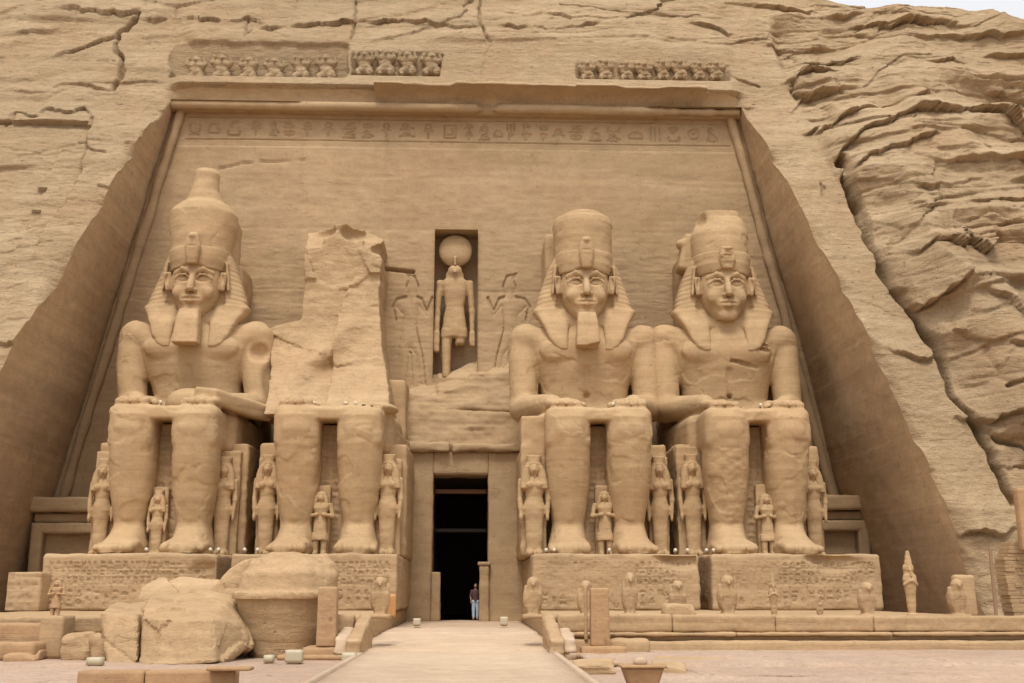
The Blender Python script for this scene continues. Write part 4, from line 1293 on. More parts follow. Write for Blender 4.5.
def throne(parent, seed, hgt=5.0, left_h=None):
    gl = lambda a, b: glyph_rows(a, b, -.4, .4, -3.0, 2.6, .55, .08, .05, int(seed * 7) + 3)
    V, Q = nbox((0, 6.6, 2.85), (.95, 4.1, 2.85), res=.07, r=.06, amp=.03, carve=gl, seed=seed)
    link("throne_front_panel", mesh_np("throne_front_panel", V, Q), M_PED, parent)
    bits = [nbox((-1.9, 7.1, hgt / 2), (1.4, 3.6, hgt / 2), res=.12, r=.12, amp=.08, seed=seed), nbox((1.9, 7.1, hgt / 2), (1.4, 3.6, hgt / 2), res=.12, r=.12, amp=.08, seed=seed + 3)]
    V, Q = join(bits)
    link("throne", mesh_np("throne", V, Q), M_STAT, parent)
    V, Q = nbox((0, 9.5, 6.6), (2.9, 1.2, 2.3), res=.16, r=.2, amp=.08, seed=seed)
    link("throne_back", mesh_np("throne_back", V, Q), M_STAT, parent)

def colossus(cx, label, kind, seed, turn=0.0):
    t = empty("seated_colossus", (cx, TOEY, FZ), label, "colossus", "seated colossi")
    b = BASE.copy()
    if kind == 1:      # broken arm on the viewer's right
        b.cut(ell((3.40, 6.15, 9.85), (.85, .95, .62)), .10)
        b.cut(ell((3.9, 6.3, 8.4), (.55, 1.0, 1.1)), .2)
        b.add(rbox((2.5, 3.6, 6.75), (1.75, .75, .38), .15, (10, 6, 52)), .08)
        b.add(ell((.35, 4.6, 6.9), (1.2, .8, .75)), .1)
        b.add(ell((3.2, 7.6, 8.2), (.75, .8, 1.2)), .2)
    if kind == 4:
        b.cut(ell((2.35, 6.2, 9.7), (.22, .3, 1.6)), .2)
        for x, z in ((1.0, 9.25), (.55, 9.4), (1.6, 10.3), (2.0, 10.0)):
            b.cut(rbox((x, 6.0, z), (.5, .28, .07), .03, (0, 12, 4)), .05)
        b.cut(ell((-1.6, 5.98, 9.3), (.7, .15, .1)), .08)
    if kind == 3:
        b.cut(cap((-3.0, 6.55, 10.1), (-2.5, 6.3, 10.35), .09), .08)
    V, Q = b.mesh()
    HV = HEADV.copy(); HQ = HEADQ
    V = weather(V, Q, .020, 1.3, .006, seed, spall=.05)
    HV = weather(HV, HQ, .010, 2.0, .006, seed)
    V, Q = join([(V, Q), (HV, HQ)])
    if kind == 4:
        kn = (V[:, 2] > 1.2) & (V[:, 2] < 4.6) & (V[:, 0] < 0) & (V[:, 1] < 2.6)
        V[kn, 1] -= .05 * fbm(V[kn, 0] * 3, V[kn, 1] * 2, V[kn, 2] * 5, 4)
    me = mesh_np("body", V, Q)
    link("body", me, M_STAT, t)
    throne(t, seed)
    N = vnormals(HCV, HCQ)
    st = .014 * np.sin(HCV[:, 2] * 26 + np.abs(HCV[:, 0]) * 4) * (HCV[:, 1] > 6.55) * (HCV[:, 2] < 14.2) * sstep(11.9, 12.3, HCV[:, 2])
    part_mesh("headcloth", HCV + N * st[:, None], HCQ, .03, 1.5, .01, seed, M_STAT, t)
    if kind != 4:
        part_mesh("cobra_emblem", CBV, CBQ, .02, 2, .0, seed, M_STAT, t)
        bs = beard_sdf(.88 if kind == 3 else .94)
        if kind == 3: bs = beard_worn(bs)
        V, Q = bs.mesh(); part_mesh("beard", V, Q, .02, 2, .008, seed, M_STAT, t)
    else:
        V = CBV.copy(); V = V * [1.1, 1, 1]; V[:, 2] = 14.2 + (V[:, 2] - 14.2) * .72; V[:, 1] += .12
        part_mesh("broken_cobra_emblem", V, CBQ, .09, 3, .0, seed, M_STAT, t)
    V, Q = crown(kind).mesh()
    V = weather(V, Q, .0, 1, .0, seed + 3, spall=.045); part_mesh("crown", V, Q, .03, 1.4, .008, seed, M_STAT, t)
    pw = {1: (.25, 1.6, 14.8), 3: (-.30, 1.55, 16.6), 4: (-.3, 1.5, 15.6)}[kind]
    V, Q = nbox((pw[0], 9.6, pw[2] / 2), (pw[1], 1.3, pw[2] / 2), res=.15, r=.15, amp=.06, seed=seed)
    link("back_pillar", mesh_np("back_pillar", V, Q), M_STAT, t)
    if kind == 1:      # the upper body sits a little off the line of the legs
        for o in [x for x in bpy.data.objects if x.parent == t and x.data]:
            co = np.empty(len(o.data.vertices) * 3, np.float32); o.data.vertices.foreach_get("co", co); co = co.reshape(-1, 3)
            co[:, 0] -= .34 * sstep(6.6, 9.5, co[:, 2]); o.data.vertices.foreach_set("co", co.ravel()); o.data.update()
    return t

colossus(-13.35, "leftmost seated colossus with tall double crown, long beard and a broken arm", 1, 1.0)
colossus(5.45, "seated colossus right of the doorway with rounded crown and square beard", 3, 31.0)
colossus(12.42, "rightmost seated colossus without a beard, under a shorter chipped crown", 4, 57.0)

# the broken colossus: legs, lap and a rough slab
CX2 = -6.28
t2 = empty("broken_colossus", (CX2, TOEY, FZ), "headless broken colossus left of the doorway, only its legs and a rough back slab remain", "colossus", "seated colossi")
b = BASE.copy()
zi = int((6.95 - b.lo[2]) / b.h)
def topcut(X, Y, Z): return (6.50 + .35 * vn3(X * .8, Y * .8, 3) - Z) * .8 + 0 * X * Y
b.cut((topcut, (-4.8, .6, 6.3), (4.8, 10.2, 13.2)), .05)
b.cut(rbox((3.5, 6.0, 6.5), (.75, 4.2, .75), .1), .1, True)
b.add(cap((-3.0, 6.3, 6.75), (-1.75, 3.2, 6.75), .6, .42), .2)
b.add(ell((2.0, 3.4, 6.5), (.9, 1.2, .28)), .2)
V, Q = b.mesh(); V = weather(V, Q, .022, 1.3, .006, 77.0, spall=.05)
link("body", mesh_np("body", V, Q), M_STAT, t2)
throne(t2, 77.0)
def loc2(px, py, Y):
    p = at(px, py, Y); return (p[0] - CX2, p[2] - FZ)
outl = [loc2(*p) for p in [(306, 229, 54.3), (322, 226, 54.3), (346, 224, 54.3), (368, 228, 54.3), (384, 238, 54.3), (379, 252, 54.3), (384, 266, 54.3), (380, 300, 54), (383, 350, 53), (391, 398, 51.5), (393, 420, 51.5),
                            (270, 420, 51), (268, 345, 52.5), (268, 325, 53), (300, 319, 53.5), (305, 280, 54)]]
ridge = [loc2(*p) for p in [(340, 318, 53.8), (350, 290, 54), (362, 272, 54), (386, 262, 54), (396, 262, 54)]]
rx = np.array([p[0] for p in ridge]); rz = np.array([p[1] for p in ridge])
s = SDF((-4.6, 1.5, 5.6), (4.2, 11.2, 17.9), .09)
def slabf(X, Y, Z):
    d2 = poly_sd(outl, X + 0 * Z, Z + 0 * X)
    zr_ = np.interp(X, rx, rz, left=rz[0], right=rz[-1]) + 0 * Z
    lower = (X > rx[0]) & (Z < zr_)
    yf = np.interp(Z, [6.3, 7.5, 9.0, 11, 12.5, 18], [3.4, 5.2, 6.6, 7.3, 7.75, 8.15]) + 0 * X
    yf = yf - np.where(lower, .70, 0)
    yf = yf + .13 * fbm(X * .45, Z * .40, 5.5, 3)
    yf = yf - .8 * np.exp(-(((X + 1.7 + (Z - 9) * -.7) / .8) ** 2 + ((Z - 9.6) / 1.5) ** 2))
    yf = yf + np.where(Z > 15.6, (Z - 15.6) * .8 * (vn3(X * 1.1, 3, 1) > -.2), 0)
    yf = yf - .22 * facets(X * .34 + Z * .12, Z * .30 + 0 * X, 5)[0] - .06 * facets(X * .9 + 0 * Z, Z * 1.1 + 0 * X, 6)[0]
    f = np.maximum(d2 + 0 * Y, (yf - Y) * .8)
    return np.maximum(f, Y - 11.1)
s.add((slabf, (-4.5, 1.6, 5.7), (4.1, 11.1, 17.8)), 0)
for c, r in (((-1.6, 8.1, 16.6), (.7, .9, .45)), ((.1, 8.0, 16.5), (.75, .9, .5)), ((1.7, 7.9, 15.6), (.8, .9, .35)), ((2.2, 8.0, 13.9), (.8, 1.0, .22))):
    s.cut(ell(c, r), .15)
V, Q = s.mesh(); V = weather(V, Q, .035, 1.6, .010, 12.0)
N = vnormals(V, Q); fh, fe = facets(V[:, 0] * .55 + V[:, 2] * .15, V[:, 2] * .42, 5); f2, fe2 = facets(V[:, 0] * 1.5, V[:, 2] * 1.7, 6)
V = V + N * (.03 * fbm(V[:, 0] * 2.5, V[:, 1] * 2.5, V[:, 2] * 4, 3))[:, None]
link("back_slab", mesh_np("back_slab", V, Q, True, 34), M_ROCK, t2)

# ------------------------------------------------------------------ pedestals
def pedestal(x0, x1, label, seed, z0=.95, damage=()):
    R = random.Random(seed); w = (x1 - x0) / 2
    def cv(a, b):
        g = glyph_rows(a, b, -w + .3, w - .3, -.12, .85, .32, .055, .026, seed)
        g2 = glyph_rows(a, b, -w + .3, w - .3, -1.0, -.2, .36, .055, .026, seed + 5, columns=True)
        g = np.maximum(g, g2)
        g = g * (.35 + .65 * sstep(-.25, .1, vn3(a * .7 + seed, b * .9, 4)))
        for (dx, dz, rx_, rz_, dd) in damage:
            q = ((a - dx) / rx_) ** 2 + ((b - dz) / rz_) ** 2
            g = g + dd * np.exp(-q ** 2) * (1 + .4 * fbm(a * 2, b * 3, 1, 3))
        return g
    h = (FZ - .004 - z0) / 2
    V, Q = nbox((0, 0, h), (w, 5.6, h), res=.042, r=.12, amp=.08, fr=.8, carve=cv, seed=seed)
    Yc = 45.55 + 5.6
    link("pedestal", mesh_np("pedestal", V, Q), M_PED, None, ((x0 + x1) / 2, Yc, z0), label, "pedestal", "pedestals of the colossi")
pedestal(-17.25, -10.3, "long inscribed stone pedestal under the leftmost colossus", 3, damage=((3.0, .3, .6, .5, .25),))
pedestal(-9.75, -3.05, "inscribed stone pedestal under the broken colossus, behind the fallen crown piece", 8)
pedestal(2.45, 9.25, "inscribed stone pedestal just right of the doorway, under a bearded colossus", 15, damage=((2.6, .9, .9, .35, .3),))
pedestal(9.75, 16.75, "rightmost inscribed stone pedestal, under the beardless colossus", 21, damage=((1.6, .75, 1.0, .3, .25), (.9, .95, .5, .2, .2)))

# ------------------------------------------------------------------ standing figures
def standing(kind):
    """a carved figure 1 unit tall facing -Y, back against a slab"""
    s = SDF((-.24, -.16, -.01), (.24, .2, 1.12), .0085)
    A = lambda p, k=.02, m=True: s.add(p, k, m)
    if kind == 'queen':
        s.add(loft([(.0, .10, .055, 0, 0), (.06, .075, .05, 0, .01), (.30, .085, .055, 0, .01), (.46, .11, .07, 0, .01), (.58, .078, .055, 0, .01), (.70, .105, .065, 0, .0), (.76, .125, .055, 0, .01), (.785, .06, .04, 0, .01)], 2.2), .02)
        A(ell((.05, -.05, .695), (.04, .03, .035)), .02)
        A(cap((.125, .015, .745), (.135, .0, .55), .030, .024), .02)
        A(cap((.135, .0, .55), (.125, -.02, .40), .024, .02), .015)
        A(ell((.125, -.02, .375), (.022, .03, .04)), .01)
        A(cap((.045, .0, .03), (.045, -.09, .02), .035, .03), .02)
    elif kind == 'prince':
        A(loft([(.0, .045, .05, .06, 0), (.2, .05, .055, .06, .0), (.32, .06, .06, .06, .0)], 2.2), .01)
        s.add(loft([(.22, .12, .085, 0, 0), (.50, .085, .065, 0, .01), (.58, .078, .055, 0, .01), (.70, .115, .07, 0, .0), (.77, .135, .06, 0, .01), (.79, .06, .04, 0, .01)], 2.6), .02)
        A(cap((.14, .015, .745), (.17, .0, .58), .034, .03), .02)
        A(cap((.17, .0, .58), (.05, -.07, .60), .03, .026), .015)
        A(cap((.06, .0, .03), (.06, -.09, .02), .04, .03), .02)
    else:   # mummy-shaped
        s.add(loft([(.0, .10, .085, 0, 0), (.06, .10, .08, 0, 0), (.08, .065, .05, 0, 0), (.3, .085, .06, 0, 0), (.5, .10, .07, 0, 0), (.62, .12, .075, 0, 0), (.69, .11, .065, 0, 0), (.74, .05, .05, 0, 0)], 2.2), .03)
        A(cap((.11, -.03, .54), (.02, -.075, .60), .025, .025), .02)
        s.add(loft([(.82, .07, .07, 0, .01), (.90, .066, .065, 0, .01), (1.0, .045, .045, 0, .01), (1.09, .025, .025, 0, .01)], 2.1), .02)
        s.add(cap((0, -.07, .76), (0, -.08, .68), .018), .01)
    # head and wig
    zc = .855 if kind != 'mummy' else .79
    s.add(ell((0, .0, zc), (.06, .068, .075)), .01)
    s.add(cap((0, .01, .76), (0, .0, zc), .035), .02)
    s.add(ell((0, -.066, zc - .01), (.012, .018, .022)), .008)
    s.cut(ell((.026, -.072, zc + .012), (.018, .014, .009)), .008, True)
    s.cut(cap((-.02, -.075, zc - .038), (.02, -.075, zc - .038), .004), .004)
    body = s.mesh()
    w = SDF((-.2, -.16, .55), (.2, .2, 1.12), .0085)
    w.add(ell((0, .025, zc + .02), (.088, .08, .085)), .01)
    if kind == 'mummy':
        w.add(loft([(.70, .085, .045, 0, .02), (.80, .078, .06, 0, .02), (.86, .07, .06, 0, .01)], 2.4), .02)
    elif kind == 'queen':
        w.add(loft([(.66, .045, .03, .085, -.035), (.80, .045, .055, .075, .0), (zc + .03, .03, .06, .065, .01)], 2.6), .02, True)
        w.add(loft([(.93, .06, .055, 0, .02), (1.0, .075, .06, 0, .02)], 3), .01)
    else:
        w.add(loft([(.72, .035, .04, .085, .0), (zc + .02, .03, .06, .065, .01)], 2.6), .02, True)
    w.cut(rbox((0, -.09, zc - .01), (.055, .055, .062), .02), .008)
    return body, w.mesh()

FIG = {}
for kd, wn in (('queen', 'wig'), ('prince', 'wig'), ('mummy', 'headdress')):
    (V, Q), (WV, WQ) = standing(kd)
    V = weather(V, Q, .010, 8, .004, 3); WV = weather(WV, WQ, .009, 8, .003, 5)
    FIG[kd] = (mesh_np("body", V, Q), mesh_np(wn, WV, WQ), wn)

def carved(kd, x, y, z, h, label, cat="statue", group="small standing statues beside the colossi", slab=None, wide=1.0, name="standing_statue", mat=None, rz=0):
    t = empty(name, (x, y, z), label, cat, group)
    t.rotation_euler = (0, 0, math.radians(rz))
    bm, wm, wn = FIG[kd]
    mt = mat or M_STAT
    for nm_, me_ in (("body", bm), (wn, wm)):
        if not me_.materials: me_.materials.append(M_STAT)
        o = link(nm_, me_, None, t); o.scale = (h * wide * .92, h * wide, h)
        o.material_slots[0].link = 'OBJECT'; o.material_slots[0].material = mt
    if slab:
        w_, d_, hh = slab
        V, Q = nbox((0, .06 * h + d_ / 2, hh / 2), (w_ / 2, d_ / 2, hh / 2), res=.09, r=.06, amp=.06, fr=1.6, seed=x)
        link("back_slab", mesh_np("back_slab", V, Q), mt, t)
    return t
def xat(px, Y): return at(px, 480, Y)[0]
QY = 48.9
carved('queen', xat(104, QY), QY, FZ, 4.2, "eroded standing statue left of the leftmost colossus's legs", slab=(1.0, 1.4, 4.55))
carved('queen', xat(160, 48.0), 48.0, FZ, 2.75, "short standing queen carved between the leftmost colossus's shins", slab=(.7, .5, 2.9), wide=1.1)
carved('queen', xat(224, QY), QY, FZ, 4.3, "worn standing queen on the right of the leftmost colossus's legs", slab=(1.25, 1.4, 4.6))
carved('queen', xat(268, QY), QY, FZ, 4.4, "tall standing queen at the broken colossus's left leg", slab=(1.0, 1.2, 4.3))
carved('prince', xat(322, 48.0), 48.0, FZ, 2.85, "short standing figure in a kilt between the broken colossus's shins", slab=(.75, .5, 3.0), wide=1.15)
carved('queen', xat(388, 48.2), 48.2, FZ, 4.35, "tall standing queen at the left side of the doorway, right of the broken colossus's legs", slab=(1.1, 1.6, 4.2), wide=1.05)
carved('queen', xat(534, 47.9), 47.9, FZ, 4.3, "tall standing queen in a long wig at the right side of the doorway", slab=(1.1, 1.8, 6.1), wide=1.15)
carved('prince', xat(604, 48.0), 48.0, FZ, 2.9, "short standing figure between the shins of the colossus with the square beard", slab=(.75, .5, 3.05), wide=1.15)
carved('queen', xat(659, QY), QY, FZ, 4.4, "tall standing queen right of the bearded colossus's legs, beside the gap between two pedestals", slab=(.9, 1.2, 4.4))
carved('queen', xat(692, QY), QY, FZ, 4.5, "broken standing statue left of the rightmost colossus's legs", slab=(1.25, 1.4, 4.9))
carved('prince', xat(765, 48.0), 48.0, FZ, 2.8, "half worn small figure between the rightmost colossus's shins", slab=(.75, .5, 3.1), wide=1.1)
carved('queen', xat(812, 49.3), 49.3, FZ, 4.3, "narrow standing statue at the right edge of the rightmost colossus", slab=(.9, 1.2, 4.6))

# falcon-headed god in the niche
ng = empty("niche_statue", (-1.02, 57.35, NZ0 + .1), "falcon-headed standing statue with a sun disc in the niche above the doorway", "statue")
s = SDF((-1.2, -.9, -.1), (1.2, .8, 5.9), .05)
s.add(loft([(.0, .20, .26, -.42, 0), (1.6, .22, .26, -.42, 0), (2.3, .27, .3, -.36, 0)], 2.3), .05)
s.add(loft([(.0, .20, .26, .22, 0), (1.6, .22, .26, .22, 0), (2.3, .27, .3, .25, 0)], 2.3), .05)
s.add(loft([(1.95, .62, .34, -.05, 0), (3.0, .50, .32, -.05, 0), (3.4, .44, .28, -.05, 0), (4.2, .58, .34, -.05, 0), (4.7, .66, .3, -.05, 0), (4.85, .3, .2, -.05, 0)], 2.5), .1)
for sx in (-1, 1):
    s.add(cap((-.05 + sx * .72, .0, 4.6), (-.05 + sx * .82, .0, 3.2), .17, .14), .1)
    s.add(cap((-.05 + sx * .82, 0, 3.2), (-.05 + sx * .84, -.1, 2.1), .14, .11), .08)
    s.add(rbox((-.05 + sx * .84, -.15, 1.7), (.14, .16, .5), .05), .06)
s.add(ell((-.05, -.05, 5.15), (.34, .36, .36)), .1)
s.add(cap((-.05, -.3, 5.15), (-.05, -.5, 5.02), .12, .05), .05)
s.add(loft([(4.5, .46, .18, -.05, -.12), (5.1, .42, .3, -.05, .05)], 2.4), .1)
s.cut(rbox((.35, -.1, .3), (.5, .6, 1.25), .1, (0, 10, 0)), .1)
V, Q = s.mesh(); V = weather(V, Q, .03, 2, .01, 2)
link("body", mesh_np("body", V * 1.135, Q), M_STAT, ng)
s = SDF((-1.0, -.6, 5.2), (1.0, .6, 7.2), .045)
s.add(ell((-.05, 0, 6.22), (.80, .30, .80)), .02)
s.add(rbox((-.05, -.28, 5.62), (.06, .1, .22), .03), .05)
V, Q = s.mesh(); V = weather(V, Q, .015, 2, .0, 2)
link("sun_disc", mesh_np("sun_disc", V * 1.135, Q), M_STAT, ng)

# ------------------------------------------------------------------ baboon frieze
s = SDF((-.8, -.55, -.05), (.8, .6, 1.75), .045)
s.add(ell((0, 0, .62), (.38, .34, .5)), .1)
s.add(ell((.32, -.12, .28), (.2, .32, .3)), .1, True)
s.add(ell((.26, -.34, .08), (.14, .2, .1)), .05, True)
s.add(ell((0, -.05, 1.08), (.42, .32, .3)), .1)
s.add(ell((0, -.12, 1.36), (.24, .26, .22)), .06)
s.add(cap((0, -.3, 1.30), (0, -.46, 1.25), .11, .09), .05)
s.add(cap((.36, -.05, 1.0), (.47, -.14, 1.12), .13, .11), .08, True)
s.add(cap((.47, -.14, 1.12), (.42, -.2, 1.45), .11, .09), .05, True)
s.cut(cap((.1, -.36, 1.42), (.11, -.36, 1.42), .04), .03, True)
V, Q = s.mesh(); V = weather(V, Q, .11, 2.2, .02, 2)
BAB = mesh_np("baboon", V, Q)
V2 = V * [.8, .9, .8]; V2 = weather(V2, Q, .14, 1.8, .03, 9)
BAB2 = mesh_np("baboon", V2, Q)
ordn = ["first", "second", "third", "fourth", "fifth", "sixth", "seventh", "eighth", "ninth"]
def babs(pxs, py, me, lab, depth):
    for i, px in enumerate(pxs):
        X, Z = to_xz(px, py)
        Yb = np.interp(Z + .8, PM[:, 0], PM[:, 1]) + depth
        o = link("baboon_statue", me, M_CLIFF, None, (X, Yb, Z), lab % ordn[i], "baboon statue", "baboons carved above the cornice")
        o.rotation_euler = (0, 0, .12 * math.sin(i * 2.3)); o.scale = (1 + .08 * math.sin(i * 2.9), 1, 1 + .08 * math.sin(i * 1.7))
babs([191, 217, 245, 271, 298, 324], 75.5, BAB, "worn carved baboon, %s from the left in the left frieze niche", .55)
babs([363, 384, 407, 431], 73.5, BAB, "worn carved baboon, %s from the left in the middle frieze niche", .28)
babs([588, 606, 628, 645, 664, 682, 700, 718], 79, BAB2, "badly eroded carved baboon, %s from the left in the right frieze row", .12)

# ------------------------------------------------------------------ fallen blocks
def polyrock(name, pts, label, seed, res=.065, amp=.07, mat=None, group=None, cat="rock"):
    """convex broken block from corner points given in the world"""
    pts = np.array(pts, float); c = pts.mean(0); c[2] = pts[:, 2].min()
    import bmesh
    bm = bmesh.new()
    for p in pts - c: bm.verts.new(p)
    r = bmesh.ops.convex_hull(bm, input=bm.verts)
    bmesh.ops.dissolve_limit(bm, angle_limit=.05, verts=bm.verts, edges=bm.edges)
    bm.normal_update()
    pl = [(np.array(f.normal), np.array(f.verts[0].co)) for f in bm.faces]
    lo = (pts - c).min(0) - .3; hi = (pts - c).max(0) + .3
    bm.free()
    s = SDF(lo, hi, res)
    def fn(X, Y, Z):
        d = None
        for n, p in pl:
            q = n[0] * (X - p[0]) + n[1] * (Y - p[1]) + n[2] * (Z - p[2])
            if d is None: d = q
            else:
                k = .03; h = np.clip(.5 + .5 * (q - d) / k, 0, 1); d = d * (1 - h) + q * h + k * h * (1 - h)
        return d
    s.add((fn, lo, hi), 0)
    return s, c
def finish(nm, s, c, label, seed, amp, mat, group, cat, fr=1.4, strat=.012):
    V, Q = s.mesh(); V = weather(V, Q, amp, fr, strat, seed)
    N = vnormals(V, Q); fh, fe = facets((V[:, 0] + V[:, 1] * .7 + seed) * .75, (V[:, 2] - V[:, 1] * .5) * 1.0, seed)
    V = V + N * (.15 * fh - .06 * np.exp(-(fe / .05) ** 2) * (fh > .1))[:, None]
    return link(nm, mesh_np(nm, V, Q, True, 28), mat or M_ROCK, None, tuple(c), label, cat, group)

G1 = "fallen blocks left of the walk"
# the cracked wedge: left slice, main block, back slab
def A3(px, py, Y): return at(px, py, Y)
s, c = polyrock("b", [A3(100, 613, 29.6), A3(137, 617, 29.0), A3(110, 668, 28.6), A3(137, 668, 28.2), A3(150, 600, 33), A3(118, 603, 32), A3(115, 660, 32.5), (A3(150, 600, 33)[0], 33, 0)], "", 1)
finish("fallen_block", s, c, "narrow leftmost slice of the split fallen sandstone block", 3, .03, None, G1, "fallen block")
s, c = polyrock("b", [A3(139, 616, 28.6), A3(158, 618, 27.9), A3(137, 668, 27.9), A3(158, 668, 27.4), A3(212, 618, 28.2), A3(240, 624, 29.6), A3(252, 646, 29.9), A3(230, 661, 28.9), A3(160, 600, 32.5), A3(232, 598, 32.5), A3(200, 590, 33.5), A3(150, 596, 33.5), (A3(240, 640, 33)[0], 33, 0), (A3(145, 640, 33)[0], 33.5, 0), A3(215, 663, 27.8)], "", 1)
s.cut(rbox((-1.35, -2.4, .55), (.55, .9, .75), .1, (0, 10, 25)), .12)
s.cut(ell((.9, -2.6, 1.9), (1.2, .5, .5)), .25)
finish("fallen_block", s, c, "large split fallen sandstone block with a flat light top", 8, .035, None, G1, "fallen block")
s, c = polyrock("b", [A3(140, 596, 34.2), A3(143, 588, 35.0), A3(180, 574, 35.6), A3(226, 580, 35.6), A3(228, 600, 34.0), (A3(140, 600, 34)[0], 34.1, .9), (A3(229, 600, 34)[0], 34.1, .9), (A3(140, 600, 36)[0], 36.3, .9), (A3(229, 600, 36)[0], 36.3, .9)], "", 1)
finish("fallen_block", s, c, "rough flat-topped fallen slab behind the large split block", 14, .04, None, G1, "fallen block")
# the fallen crown piece, resting upside down
cc = at(285, 655, 31.4); cc = (cc[0], 31.4, .0)
s = SDF((-1.9, -1.9, -.1), (1.9, 2.2, 3.6), .06)
s.add(loft([(0, 1.05, 1.2, .02, 0), (.4, 1.2, 1.3, .03, 0), (1.3, 1.42, 1.5, .02, 0), (1.62, 1.45, 1.52, 0, 0)], 2.1), .03)
s.add(loft([(1.50, 1.58, 1.66, 0, 0), (1.70, 1.58, 1.66, 0, 0)], 2.1), .02)
s.add(loft([(1.7, 1.42, 1.5, .02, 0), (2.2, 1.34, 1.5, .06, .1), (2.5, 1.15, 1.3, .1, .3), (2.72, .8, 1.0, .2, .5)], 2.1), .05)
s.cut(ell((-.6, -1.5, 2.75), (1.6, 1.2, .5)), .2)
s.cut(rbox((-1.45, -1.0, 2.5), (.4, .7, .5), .1, (0, 35, 20)), .12)
V, Q = s.mesh()
V = weather(V, Q, .03, 1.5, .01, 6)
V[:, 0] *= .95; N = vnormals(V, Q); up = sstep(1.8, 2.2, V[:, 2]); V += N * (up * .16 * fbm(V[:, 0] * 1.3, V[:, 1] * 1.3, V[:, 2] * 1.3 + 3, 4))[:, None]
V = V @ np.array([[1, 0, 0], [0, 1, .0], [0, 0, 1]])
link("fallen_crown_block", mesh_np("fallen_crown_block", V, Q, True, 40), M_ROCK, None, cc, "round fallen crown piece with a raised ring and rough light top", "fallen block", G1)
s, c = polyrock("b", [A3(228, 572, 33.2), A3(246, 562, 33.2), A3(260, 560, 33.6), A3(230, 592, 33.0), A3(243, 606, 33.0), (-8.3, 33.0, .9), (-7.2, 33.0, .9), (-8.3, 34.6, .9), (-7.0, 34.6, .9), A3(255, 563, 34.6), A3(232, 572, 34.6)], "", 1)
finish("fallen_block", s, c, "rounded fallen lump leaning behind the fallen crown piece", 19, .04, None, G1, "fallen block")
# smaller rocks left
def rock(px0, px1, pyb, pyt, Y, d, label, seed, mat=None, base=None, cat="rock", nm="rock"):
    a = at(px0, pyb, Y); b_ = at(px1, pyt, Y)
    z0 = a[2] if base is None else base
    w = (b_[0] - a[0]) / 2; h = (b_[2] - z0)
    s = SDF((-w - .3, -d / 2 - .3, -.1), (w + .3, d / 2 + .3, h + .35), min(.07, h / 6))
    s.add(rbox((0, 0, h * .42), (w, d / 2, h * .56), min(.25, h * .3), (3, 4 - (seed % 3) * 4, (seed * 17) % 20 - 10)), 0)
    s.cut(rbox((w * .7, -d * .3, h), (w * .5, d * .4, h * .35), .05, (15, 25, 30)), .08)
    V, Q = s.mesh(); V = weather(V, Q, min(.12, h * .14), 1.6, .02, seed * 3.3)
    V[:, 2] = np.maximum(V[:, 2], -.05)
    return link(nm, mesh_np(nm, V, Q, True, 30), mat or M_ROCK, None, ((a[0] + b_[0]) / 2, Y + d / 2, z0), label, cat, "small rocks on the plaza")
rock(55, 90, 665, 634, 29.3, 1.0, "jagged grey-brown rock left of the split fallen block", 2, base=0)
rock(87, 112, 665, 631, 29.2, .9, "light broken rock touching the split fallen block", 5, base=0)
rock(0, 32, 664, 652, 28.9, 1.2, "low reddish rock at the lower left edge of the picture", 8, M_RED, base=0)
rock(665, 697, 611, 604, 31.4, .6, "pale loose stone lying on the right terrace edge", 9, base=1.03)
rock(575, 618, 671, 662, 24.0, 1.0, "flat pale rock lying on the plaza right of the boardwalk", 11, base=0)
rock(655, 690, 672, 664, 23.4, .9, "flat grey rock behind the orange tapered box", 12, base=0)
rock(660, 745, 664, 660, 26.5, 1.0, "long low stone slab on the plaza before the right terrace", 13, base=0)

# low walls at the far left
def block(nm, px0, px1, pyt, Y, d, z0, label, cat, mat, seed=0, res=.08, r=.05, amp=.03, carve=None, group=None):
    a = at(px0, pyt, Y); b_ = at(px1, pyt, Y); h = (a[2] - z0) / 2; w = (b_[0] - a[0]) / 2
    V, Q = nbox((0, 0, h), (w, d / 2, h), res=res, r=r, amp=amp, fr=1.5, seed=seed, carve=carve)
    return link(nm, mesh_np(nm, V, Q), mat, None, ((a[0] + b_[0]) / 2, Y + d / 2, z0), label, cat, group)
block("low_wall", -30, 46, 623, 30.2, .65, 0, "low salmon stone wall at the left edge behind a red rock", "low wall", M_RED, 3)
block("low_wall", 8, 42, 572, 44.6, 1.6, .95, "short inscribed stone wall block left of the leftmost pedestal", "wall", M_PED, 5, carve=lambda a, b: glyph_rows(a, b, -.6, .6, -.8, .8, .4, .06, .04, 77))
block("low_wall", -30, 34, 643, 29.2, .9, 0, "low worn salmon stone step at the lower left edge", "low wall", M_RED, 7)
block("low_wall", 40, 64, 616, 30.0, .9, 0, "square rough stone base under the left falcon statue", "statue base", M_TERR, 9)

